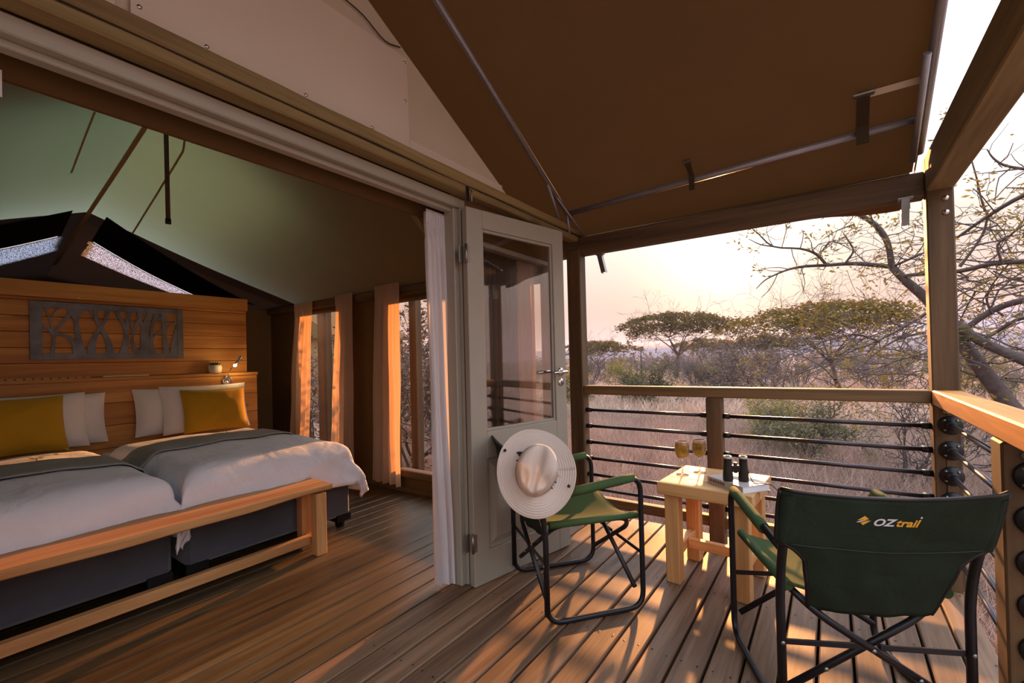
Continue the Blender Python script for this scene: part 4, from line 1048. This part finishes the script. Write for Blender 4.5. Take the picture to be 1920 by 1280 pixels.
# side table
tb = thing('side_table', 'small square pine side table between the two camp chairs', 'table', (-.528, 2.60, 0), math.radians(-4))
TZ = .525
for k in range(3): obj('top_board', MB().box((-.228, -.228+k*.152+.0008, TZ-.062), (.228, -.228+(k+1)*.152-.0008, TZ), .004), 'tableX', tb)
for sx in (-1, 1):
    for sy in (-1, 1): obj('leg', MB().box((sx*.165-.036, sy*.165-.036, 0), (sx*.165+.036, sy*.165+.036, TZ-.063), .004), 'tableZ', tb)
    obj('stretcher', MB().box((sx*.165-.02, -.128, .13), (sx*.165+.02, .128, .185), .003), 'tableY', tb)
obj('stretcher', MB().box((-.144, -.02, .13), (.144, .02, .18), .003), 'tableX', tb)
# wine glasses
def wine_glass(label, loc, rot):
    t = thing('wine_glass', label, 'glass', loc, rot)
    pr_ = [(.0, .0), (.033, .001), (.034, .003), (.012, .007), (.005, .014), (.0038, .04), (.0038, .075), (.008, .084), (.022, .094), (.034, .112), (.039, .132), (.038, .155), (.033, .185), (.0320, .186), (.037, .155), (.0378, .132), (.033, .113), (.021, .096), (.0, .088)]
    obj('bowl', MB().lathe(pr_, 28), 'wglass', t)
    obj('rim', MB().tube([(.0325*math.cos(a), .0325*math.sin(a), .186) for a in np.linspace(0, 2*PI, 29)[:-1]], .0011, 6, closed=True), 'page', t)
    wn = obj('wine', MB().lathe([(.0, .0895), (.020, .0972), (.0318, .114), (.0365, .132), (.0362, .150), (.0345, .164), (.0, .164)], 28), 'wine', t)
    obj('lemon_slice', MB().lathe([(.0, -.0015), (.017, -.0015), (.018, 0), (.017, .0015), (0, .0015)], 18, Matrix.Translation((.002, 0, .140)) @ Matrix.Rotation(math.radians(55), 4, 'Y') @ Matrix.Rotation(.5, 4, 'X')), 'lemon', wn)
wine_glass('left wine glass of white wine on the side table', (-.695, 2.605, TZ), .4)
wine_glass('right wine glass of amber wine on the side table beside the book', (-.625, 2.70, TZ), 2.2)
# book
bk_ = thing('book', 'thick pale paperback guide lying under the binoculars on the table', 'book', (-.402, 2.512, TZ), math.radians(-37))
BW, BL, BH = .168, .232, .034
obj('pages', MB().box((-BL/2+.003, -BW/2+.003, .002), (BL/2-.003, BW/2-.003, BH-.002), .001), 'page', bk_)
obj('cover', MB().box((-BL/2, -BW/2, 0), (BL/2, BW/2, .002)).box((-BL/2, -BW/2, BH-.002), (BL/2, BW/2, BH)).box((-BL/2, -BW/2, .002), (BL/2, -BW/2+.003, BH-.002)), 'cover', bk_)
sp_ = MB()
for k in range(9): sp_.box((-BL/2+.015+k*.012, -BW/2-.0006, .010), (-BL/2+.015+k*.012+.006, -BW/2, .025))
obj('spine_print', sp_, 'ink', bk_)
bi = thing('binoculars', 'black binoculars standing upright on the book', 'binoculars', (-.405, 2.478, TZ+BH), math.radians(25))
for s in (-1, 1):
    tb_ = obj('barrel', MB().lathe([(0, 0), (.0225, 0), (.0235, .004), (.0235, .03), (.021, .06), (.019, .085), (.0185, .108), (.0195, .112), (.0195, .122), (.013, .122), (.012, .114), (0, .112)], 20, Matrix.Translation((s*.036, 0, 0))), 'bino', bi)
    obj('eyecup', MB().lathe([(.0200, .112), (.0205, .120), (.0185, .124), (.014, .123)], 20, Matrix.Translation((s*.036, 0, 0))), 'cover', tb_)
obj('bridge', MB().box((-.03, -.012, .045), (.03, .012, .078), .004), 'bino', bi)
obj('focus_wheel', MB().tube([(0, 0, .040), (0, 0, .092)], .009, 12), 'bino', bi)
obj('strap', MB().tube(cat_rom([(.055, 0, .06), (.07, -.03, .004), (.10, -.06, .006), (.14, -.07, .0), (.17, -.09, -.035), (.20, -.075, -.07), (.235, -.05, -.06)], 6), .0022, 6), 'cord', bi)

# ================================================================== OUTSIDE
rs = np.random.RandomState(5)
def terrain(x, y):
    x = np.asarray(x, float); y = np.asarray(y, float); d = np.hypot(x, y)
    return GZ-.004*np.minimum(d, 60)+.18*np.sin(x*.11+1)*np.sin(y*.09)*np.clip(d/30, 0, 1)
gx = np.concatenate([-np.geomspace(700, 3, 40), np.linspace(-2.5, 2.5, 8), np.geomspace(3, 700, 40)])
gy = gx.copy()
XX, YY = np.meshgrid(gx, gy, indexing='ij'); ZZ = terrain(XX, YY); n1_, n2_ = XX.shape
ii, jj = np.meshgrid(np.arange(n1_-1), np.arange(n2_-1), indexing='ij')
Q = np.stack([ii*n2_+jj, (ii+1)*n2_+jj, (ii+1)*n2_+jj+1, ii*n2_+jj+1], -1).reshape(-1, 4)
g = link('ground', fast_mesh('ground', np.stack([XX, YY, ZZ], -1).reshape(-1, 3), Q, smooth=True), 'ground'); g['kind'] = 'structure'; g['label'] = 'dry grassland plain beyond the deck'; g['category'] = 'ground'
def hills(name, D, elev, mat, label, rough_):
    az = np.radians(np.linspace(-85, 40, 260)); n = len(az)
    e = np.interp(np.degrees(az), [p[0] for p in elev], [p[1] for p in elev])
    e = e+rough_*np.sin(az*90)*np.sin(az*37+1)+rough_*.5*rs.randn(n)*.35
    V = []
    for k, (dd, f) in enumerate(((D, -.02), (D*1.05, .45), (D*1.12, .8), (D*1.2, 1.0), (D*1.5, .2))):
        z = 1.19+dd*(e*f if f > 0 else -.004*np.ones(n))
        if k == 4: z = np.full(n, -2.0)
        V.append(np.stack([np.sin(az)*dd, np.cos(az)*dd, z], -1))
    V = np.concatenate(V); Q = [(r_*n+i, r_*n+i+1, (r_+1)*n+i+1, (r_+1)*n+i) for r_ in range(4) for i in range(n-1)]
    o = link(name, fast_mesh(name, V, Q, smooth=True), mat); o['kind'] = 'structure'; o['label'] = label; o['category'] = 'hill'
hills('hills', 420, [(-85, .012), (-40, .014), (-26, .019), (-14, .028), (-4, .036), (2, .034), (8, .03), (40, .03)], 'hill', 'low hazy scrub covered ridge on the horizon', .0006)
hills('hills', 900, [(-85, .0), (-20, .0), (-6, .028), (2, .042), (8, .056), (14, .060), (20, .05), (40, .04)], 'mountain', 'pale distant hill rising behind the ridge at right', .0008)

# branches as tapered tubes from segment lists
def seg_mesh(name, segs, n=4):
    P0 = np.array([s[0] for s in segs]); P1 = np.array([s[1] for s in segs]); R0 = np.array([s[2] for s in segs]); R1 = np.array([s[3] for s in segs])
    d = P1-P0; d /= np.maximum(1e-9, np.linalg.norm(d, axis=1))[:, None]
    ref = np.where(np.abs(d[:, 2:3]) < .9, np.array([[0, 0, 1.]]), np.array([[1., 0, 0]])); a = np.cross(d, ref); a /= np.linalg.norm(a, axis=1)[:, None]; b_ = np.cross(d, a)
    ang = np.arange(n)*2*PI/n; N = len(segs)
    ring = a[:, None, :]*np.cos(ang)[None, :, None]+b_[:, None, :]*np.sin(ang)[None, :, None]
    V = np.concatenate([P0[:, None, :]+ring*R0[:, None, None], P1[:, None, :]+ring*R1[:, None, None]], 1).reshape(-1, 3)
    base = np.arange(N)[:, None]*2*n; j = np.arange(n)[None, :]; j2 = (j+1) % n
    Q = np.stack([base+j, base+j2, base+n+j2, base+n+j], -1).reshape(-1, 4)
    return fast_mesh(name, V, Q, smooth=True)
def leaf_mesh(name, pts, size, flat=.5, asp=.5):
    pts = np.asarray(pts); N = len(pts)
    a = rs.randn(N, 3); a[:, 2] *= flat; a /= np.linalg.norm(a, axis=1)[:, None]
    b_ = rs.randn(N, 3); b_ -= a*(a*b_).sum(1)[:, None]; b_ /= np.linalg.norm(b_, axis=1)[:, None]
    s = size*(.6+.8*rs.rand(N))[:, None]
    V = np.stack([pts-a*s, pts+b_*s*asp, pts+a*s, pts-b_*s*asp], 1).reshape(-1, 3)
    Q = np.arange(N*4).reshape(N, 4); return fast_mesh(name, V, Q)
def branch(p, d, ln, r, depth, segs, tips, spread=.6, up=.0, nseg=3, wob=.25, ratio=.68, kids=(2, 3), minr=.003):
    p = np.array(p, float); d = np.array(d, float); d /= np.linalg.norm(d); r1 = r
    for k in range(nseg):
        d = d+rs.randn(3)*wob+np.array([0, 0, up]); d /= np.linalg.norm(d)
        q = p+d*ln/nseg; r2 = max(minr, r1*.86); segs.append((p, q, r1, r2)); p, r1 = q, r2
        if depth > 0 and k < nseg-1 and rs.rand() < .55:
            dd = d+rs.randn(3)*spread; branch(p, dd, ln*ratio*.8, r1*.6, depth-1, segs, tips, spread, up, nseg, wob, ratio, kids, minr)
    if depth <= 0: tips.append((p, d)); return
    for k in range(rs.randint(kids[0], kids[1]+1)):
        dd = d+rs.randn(3)*spread; branch(p, dd, ln*ratio*(.75+.5*rs.rand()), r1*.72, depth-1, segs, tips, spread, up, nseg, wob, ratio, kids, minr)

def acacia_parts(name, H, Rc, th, seed, nl=5, dens=60, leafsize=.10):
    """flat-topped umbrella thorn: local origin at trunk base"""
    global rs
    rs = np.random.RandomState(seed); segs, tips = [], []
    r = H*.028
    p = np.zeros(3); d = np.array([.06*rs.randn(), .06*rs.randn(), 1.0])
    for k in range(4):
        q = p+np.array([.05*H*rs.randn()*.5, .05*H*rs.randn()*.5, H*.095]); segs.append((p, q, r, r*.92)); p = q; r *= .92
    fol = []
    for k in range(nl):
        a = 2*PI*(k+.5*rs.rand())/nl; Rr = Rc*(.45+.5*rs.rand())
        end = np.array([Rr*math.cos(a), Rr*math.sin(a), H*(.92-.11*(Rr/Rc)**2+.025*rs.randn())])
        pp = p.copy(); rr = r*.62; mid_ = p+(end-p)*np.array([.35, .35, .62])
        for (t0, t1) in ((0, .25), (.25, .5), (.5, .75), (.75, 1)):
            f = lambda t: (1-t)**2*p+2*t*(1-t)*mid_+t*t*end
            q = f(t1)+rs.randn(3)*H*.008; segs.append((pp, q, rr, rr*.75)); rr *= .75; pp = q
            if t1 >= .5:
                for j in range(4):
                    dd = np.array([rs.randn(), rs.randn(), .12+.2*rs.rand()]); branch(pp, dd, Rc*.38, rr*.6, 2, segs, tips, .5, -.01, 3, .22, .62, (2, 3), H*.0012)
    zt = H*(1-.02)
    for (tp, td) in tips:
        rr_ = math.hypot(tp[0], tp[1])/Rc; zm = H*(1.0-.13*rr_**2)
        if tp[2] < zm-H*.22: continue
        zc = min(tp[2], zm+H*.03*rs.rand())
        n = dens; c_ = np.array([tp[0], tp[1], zc])
        fol.append(c_+rs.randn(n, 3)*np.array([Rc*.055, Rc*.055, H*.022]))
    return seg_mesh('branches', segs, 5), leaf_mesh('foliage', np.concatenate(fol), leafsize, .35, .45)
def bush_parts(seed, H, R, stems, depth, leaves, leafsize, mat_flat=.7, spread=.55, minr=.006, r0=.03):
    global rs
    rs = np.random.RandomState(seed); segs, tips = [], []
    for k in range(stems):
        a = rs.rand()*2*PI; t = .25+.75*rs.rand(); d = np.array([math.cos(a)*R/H*t*1.3, math.sin(a)*R/H*t*1.3, 1.0])
        branch((rs.randn()*.08*R, rs.randn()*.08*R, 0), d, H*.42, r0*(.6+.6*rs.rand()), depth, segs, tips, spread, .02, 3, .2, .66, (2, 3), minr)
    me = seg_mesh('branches', segs, 4); lm = None
    if leaves:
        pts = np.concatenate([tp+rs.randn(leaves, 3)*H*.05 for tp, td in tips]); lm = leaf_mesh('foliage', pts, leafsize, mat_flat, .45)
    return me, lm
def plant(name, label, cat, loc, parts, bark, leaf, rotz=0, s=1.0, group=None):
    t = thing(name, label, cat, loc, rotz, group); t.scale = (s, s, s)
    link('branches', parts[0], bark, t)
    if parts[1] is not None:
        o = link('foliage', parts[1], leaf, t); o['kind'] = 'stuff'
    return t
def gpos(az, D):
    x_, y_ = math.sin(math.radians(az))*D, math.cos(math.radians(az))*D; return (x_, y_, float(terrain(x_, y_)))
# umbrella thorn trees
plant('acacia_tree', 'flat topped umbrella acacia standing alone against the sunset sky', 'tree', gpos(-15.4, 44), acacia_parts('a', 6.0, 4.3, 1, 21, 6, 13, .12), 'bark', 'leafA')
plant('acacia_tree', 'wide flat topped acacia spreading left of the corner post', 'tree', gpos(.5, 27), acacia_parts('b', 4.4, 4.2, 1, 35, 7, 12, .085), 'bark', 'leafA', 1.0)
plant('acacia_tree', 'small dark umbrella acacia right of the lone acacia', 'tree', gpos(-12.2, 60), acacia_parts('c', 4.2, 3.2, 1, 8, 5, 10, .12), 'barkgrey', 'leafA', 2.0)
plant('acacia_tree', 'small umbrella acacia in the mid distance between shrubs', 'tree', gpos(-6.2, 48), acacia_parts('d', 4.0, 3.0, 1, 9, 5, 9, .11), 'barkgrey', 'leafA', .4)
plant('acacia_tree', 'low umbrella acacia beyond the veranda post', 'tree', gpos(-24.6, 48), acacia_parts('e', 3.8, 3.6, 1, 12, 6, 9, .11), 'barkgrey', 'leafA', .9)

# the big thorn tree at right, limbs reaching across the view
limbs = [
 ([(2040, 960), (1965, 850), (1892, 760), (1850, 705), (1812, 655), (1778, 610), (1737, 560), (1700, 528), (1672, 500)], 6.9, 6.7, .10, .038),
 ([(1672, 500), (1664, 455), (1642, 422), (1602, 398), (1560, 388), (1505, 372)], 6.7, 6.3, .036, .016),
 ([(1672, 500), (1605, 494), (1550, 497), (1502, 500), (1470, 508), (1436, 524), (1418, 541)], 6.7, 6.4, .028, .005),
 ([(1550, 497), (1530, 476), (1500, 466), (1450, 462), (1422, 438), (1410, 428)], 6.55, 6.2, .018, .005),
 ([(1450, 462), (1425, 458), (1404, 448)], 6.3, 6.2, .010, .004),
 ([(1586, 492), (1600, 470), (1590, 450), (1582, 438)], 6.6, 6.5, .012, .005),
 ([(1540, 472), (1560, 452), (1600, 470)], 6.5, 6.5, .008, .004),
 ([(1690, 518), (1740, 512), (1800, 508), (1862, 494), (1935, 488), (2010, 470)], 6.7, 6.2, .022, .026),
 ([(1672, 500), (1700, 488), (1740, 470), (1770, 452)], 6.7, 6.5, .016, .006),
 ([(1640, 420), (1632, 402), (1638, 388)], 6.5, 6.5, .010, .004),
 ([(1602, 420), (1570, 432), (1545, 446)], 6.5, 6.4, .009, .003),
 ([(1795, 445), (1848, 408), (1900, 376), (1965, 345)], 6.2, 5.8, .012, .022),
 ([(1800, 500), (1842, 440), (1850, 400), (1838, 385)], 6.2, 6.1, .014, .005),
 ([(1790, 632), (1860, 582), (1930, 560), (2000, 548)], 6.8, 6.6, .03, .04),
 ([(1795, 605), (1826, 632), (1870, 654), (1930, 680), (1990, 710)], 6.75, 6.4, .045, .055),
 ([(1735, 588), (1682, 620), (1632, 645), (1594, 659), (1569, 674)], 6.7, 6.3, .018, .005),
 ([(1734, 623), (1688, 634), (1652, 654), (1602, 696)], 6.7, 6.3, .016, .005),
 ([(1650, 640), (1600, 626), (1540, 640), (1470, 636)], 6.5, 6.0, .012, .004),
 ([(1737, 662), (1680, 676), (1622, 700), (1560, 716)], 6.7, 6.3, .012, .004),
 ([(2000, 325), (1930, 318), (1884, 310), (1862, 296), (1851, 280)], 6.0, 5.9, .016, .005),
 ([(1975, 308), (1900, 318), (1832, 326)], 6.0, 5.9, .010, .003),
 ([(1980, 345), (1935, 352), (1886, 352)], 6.0, 5.9, .012, .004),
 ([(1880, 495), (1870, 460), (1895, 440), (1935, 410)], 6.2, 6.0, .012, .006),
 ([(1800, 640), (1850, 632), (1905, 600), (1960, 590)], 6.8, 6.4, .018, .016),
 ([(1860, 590), (1850, 560), (1865, 535), (1915, 520)], 6.6, 6.4, .012, .006)]
rs = np.random.RandomState(3); segs, tips = [], []
for pts, y0, y1, ra_, rb_ in limbs:
    n = len(pts); P = [np.array(at(u, v, y0+(y1-y0)*k/(n-1))) for k, (u, v) in enumerate(pts)]
    C = [np.array(p) for p in cat_rom(P, 3)]; m_ = len(C)
    for k in range(m_-1):
        f0, f1 = k/(m_-1), (k+1)/(m_-1)
        segs.append((C[k], C[k+1], ra_+(rb_-ra_)*f0, ra_+(rb_-ra_)*f1))
        if ra_ < .06 and rs.rand() < .55:
            d = C[k+1]-C[k]; d /= np.linalg.norm(d); dd = d*.5+rs.randn(3)*.8
            branch(C[k+1], dd, .14+.28*rs.rand(), min(.006, (ra_+(rb_-ra_)*f1)*.5), rs.randint(0, 2), segs, tips, .7, .0, 3, .35, .6, (1, 2), .0022)
# finer growth on the camera-right part of the crown
for k in range(46):
    u, v = rs.uniform(1800, 2050), rs.uniform(380, 720); p = np.array(at(u, v, rs.uniform(6.0, 8.2)))
    branch(p, rs.randn(3)*np.array([1, .5, .5])+np.array([-.8, 0, .1]), .55, .010, 2, segs, tips, .55, .0, 3, .25, .66, (2, 3), .0025)
for k in range(40):
    u, v = rs.uniform(1480, 1760), rs.uniform(590, 715); p = np.array(at(u, v, rs.uniform(6.3, 8.5)))
    branch(p, rs.randn(3)*np.array([1, .4, .25])+np.array([-.7, 0, -.05]), .5, .008, 2, segs, tips, .5, .0, 3, .22, .66, (1, 2), .0025)
base = np.array(at(2040, 960, 6.9))
gt = np.array([base[0]+.25, base[1]+.05, float(terrain(base[0], base[1]))-.05]); segs.append((gt, base, .15, .10))
t = thing('thorn_tree', 'large bare thorn tree behind the corner post with branches across the sky', 'tree', (gt[0], gt[1], gt[2]+.05))
off = np.array([gt[0], gt[1], gt[2]+.05])
link('branches', seg_mesh('branches', [(a-off, b_-off, c_, d_) for a, b_, c_, d_ in segs], 6), 'barkgrey', t)
lpts = np.concatenate([tp-off+rs.randn(9, 3)*.045 for tp, td in tips if rs.rand() < .42])
o = link('leaf_sprigs', leaf_mesh('leaf_sprigs', lpts, .028, .6, .3), 'leafY', t); o['kind'] = 'stuff'

# shrubs
B = [bush_parts(40+k, 2.2, 1.6, 8, 3, 0, 0) for k in range(3)]
Bl = [bush_parts(50+k, 1.5, 1.3, 10, 3, 11, .032, .8, .6, .005, .018) for k in range(2)]
Bt = [bush_parts(60+k, 3.2, 2.2, 6, 4, 5, .05, .6, .5, .006, .05) for k in range(2)]
plant('shrub', 'green leafy shrub in the grass beyond the right half of the far railing', 'shrub', gpos(-2.4, 10.5), Bl[0], 'barkgrey', 'leafG', .3, 1.0)
plant('shrub', 'yellowish leafy shrub just left of the green one beyond the railing', 'shrub', gpos(-6.0, 12.5), Bl[1], 'barkgrey', 'leafY', 1.2, .85)
plant('shrub', 'tall bare thorn shrub at the foot of the wide acacia', 'shrub', gpos(-5.5, 22), Bt[0], 'barkgrey', 'leafD', .2, 1.0)
plant('shrub', 'bare grey thorn shrub directly right of the lone acacia', 'shrub', gpos(-10.0, 30), Bt[1], 'barkgrey', 'leafD', 1.9, .9)
plant('shrub', 'twiggy shrub with thin leaves outside the right tent window', 'shrub', gpos(-49, 8.5), Bt[0], 'barkgrey', 'leafG', 2.0, .95)
plant('shrub', 'second twiggy shrub outside the right tent window, farther off', 'shrub', gpos(-45, 12.0), Bt[1], 'barkgrey', 'leafG', .7, 1.0)
plant('shrub', 'grey shrub outside the left tent window', 'shrub', gpos(-57.5, 11.5), Bt[1], 'barkgrey', 'leafG', 3.1, .8)
plant('shrub', 'bare forked sapling behind the rods beside the corner post', 'shrub', gpos(6.0, 9.2), B[0], 'barkgrey', 'leafD', .5, .8)
rs2 = np.random.RandomState(77)
def zone(az):
    return ('seen through the tent windows' if az < -34 else 'seen through the door glass' if az < -27 else 'between the veranda post and the lone acacia' if az < -15.4
            else 'between the lone acacia and the mid railing post' if az < -11 else 'between the mid railing post and the wide acacia' if az < .5 else 'behind the corner post')
for k in range(120):
    az = rs2.uniform(-64, 14); D = 20+60*rs2.rand()**1.2; kind = rs2.rand(); pos = gpos(az, D)
    if kind < .68:
        plant('thornbush', 'bare grey thornbush on the plain '+zone(az), 'shrub', pos, B[rs2.randint(3)], 'barkgrey', 'leafD', rs2.rand()*6, .7+.6*rs2.rand(), 'bare thornbushes '+zone(az))
    else:
        plant('leafy_bush', 'dull green bush on the plain '+zone(az), 'shrub', pos, Bl[rs2.randint(2)], 'barkgrey', 'leafG', rs2.rand()*6, .9+.6*rs2.rand(), 'dull green bushes '+zone(az))
# distant scrub belt: uncountable
rs = np.random.RandomState(9); N = 260; pts = []
for k in range(N):
    az = rs.uniform(-75, 22); D = rs.uniform(70, 260); c_ = np.array(gpos(az, D)); n = 90; Rb = rs.uniform(1.5, 3.5)
    pts.append(c_+np.abs(rs.randn(n, 3))*np.array([0, 0, 1.0])*Rb*.5+rs.randn(n, 3)*np.array([Rb*.7, Rb*.7, .1]))
o = link('distant_scrub', leaf_mesh('distant_scrub', np.concatenate(pts), .42, .7, .5), 'leafD'); tag(o, 'belt of distant grey scrub below the hills', 'scrub', None, 'stuff')
# dry grass
def grass(name, n, y0, y1, x_of, hgt, wid, label):
    y_ = y0+(y1-y0)*rs.rand(n)**1.4; x_ = x_of(y_); z_ = terrain(x_, y_)
    a = rs.rand(n)*2*PI; h = hgt*(.4+.9*rs.rand(n)); ln = rs.randn(n, 2)*.55*h[:, None]; w_ = wid*(.6+.8*rs.rand(n))
    cx_, sx_ = np.cos(a)*w_, np.sin(a)*w_
    V = np.stack([np.stack([x_-cx_, y_-sx_, z_], -1), np.stack([x_+cx_, y_+sx_, z_], -1), np.stack([x_+ln[:, 0], y_+ln[:, 1], z_+h], -1)], 1).reshape(-1, 3)
    o = link(name, fast_mesh(name, V, None, np.arange(n*3).reshape(n, 3)), 'grass'); tag(o, label, 'grass', None, 'stuff')
grass('dry_grass', 170000, 3.3, 16, lambda y: -1.35*y-1.5+rs.rand(len(y))*(1.75*y+3.2), .42, .006, 'tall dry pinkish grass right below the railing')
grass('far_dry_grass', 90000, 15, 60, lambda y: -1.9*y+rs.rand(len(y))*2.3*y, .55, .022, 'dry grass covering the plain farther out')
fp = thing('fence_pole', 'thin dark pole standing in the bush left of the lone acacia', 'pole', gpos(-19.3, 38))
obj('shaft', MB().tube([(0, 0, 0), (0, 0, 3.0)], [.05, .04], 8), 'iron', fp); obj('pole_cap', MB().tube([(0, 0, 2.98), (0, 0, 3.06)], .06, 8), 'iron', fp)
# neighbouring safari tent seen through the left window
nt_ = thing('safari_tent', 'neighbouring grey tent roof seen through the left window', 'tent', (-19.5, 13.0, GZ), .15)
obj('roof', MB().prism([(-2.6, 3.3), (2.6, 3.3), (2.6, 3.36), (0, 4.7), (-2.6, 3.36)], 'Y', -2.5, 2.5), 'inner', nt_)
obj('wall', MB().box((-2.2, -2.2, .6), (2.2, 2.2, 3.3)), 'wallin', nt_)
obj('door_flap', MB().box((2.2, -.5, .8), (2.23, .5, 2.7), .005), 'board', nt_)

# ------------------------------------------------------------------ evening haze over the plain
def haze_m():
    m_ = bpy.data.materials.new('evening_haze'); m_.use_nodes = True; n = m_.node_tree; n.nodes.clear()
    sc_ = n.nodes.new('ShaderNodeVolumeScatter'); sc_.inputs['Color'].default_value = (.86, .84, .96, 1); sc_.inputs['Density'].default_value = .0007; sc_.inputs['Anisotropy'].default_value = .0
    o_ = n.nodes.new('ShaderNodeOutputMaterial'); n.links.new(sc_.outputs[0], o_.inputs['Volume']); return m_
M['haze'] = haze_m()
hz = obj('haze', MB().box((-900, 18, -8), (500, 1400, 30)), 'haze'); tag(hz, 'thin evening haze lying over the plain', 'haze', None, 'stuff')
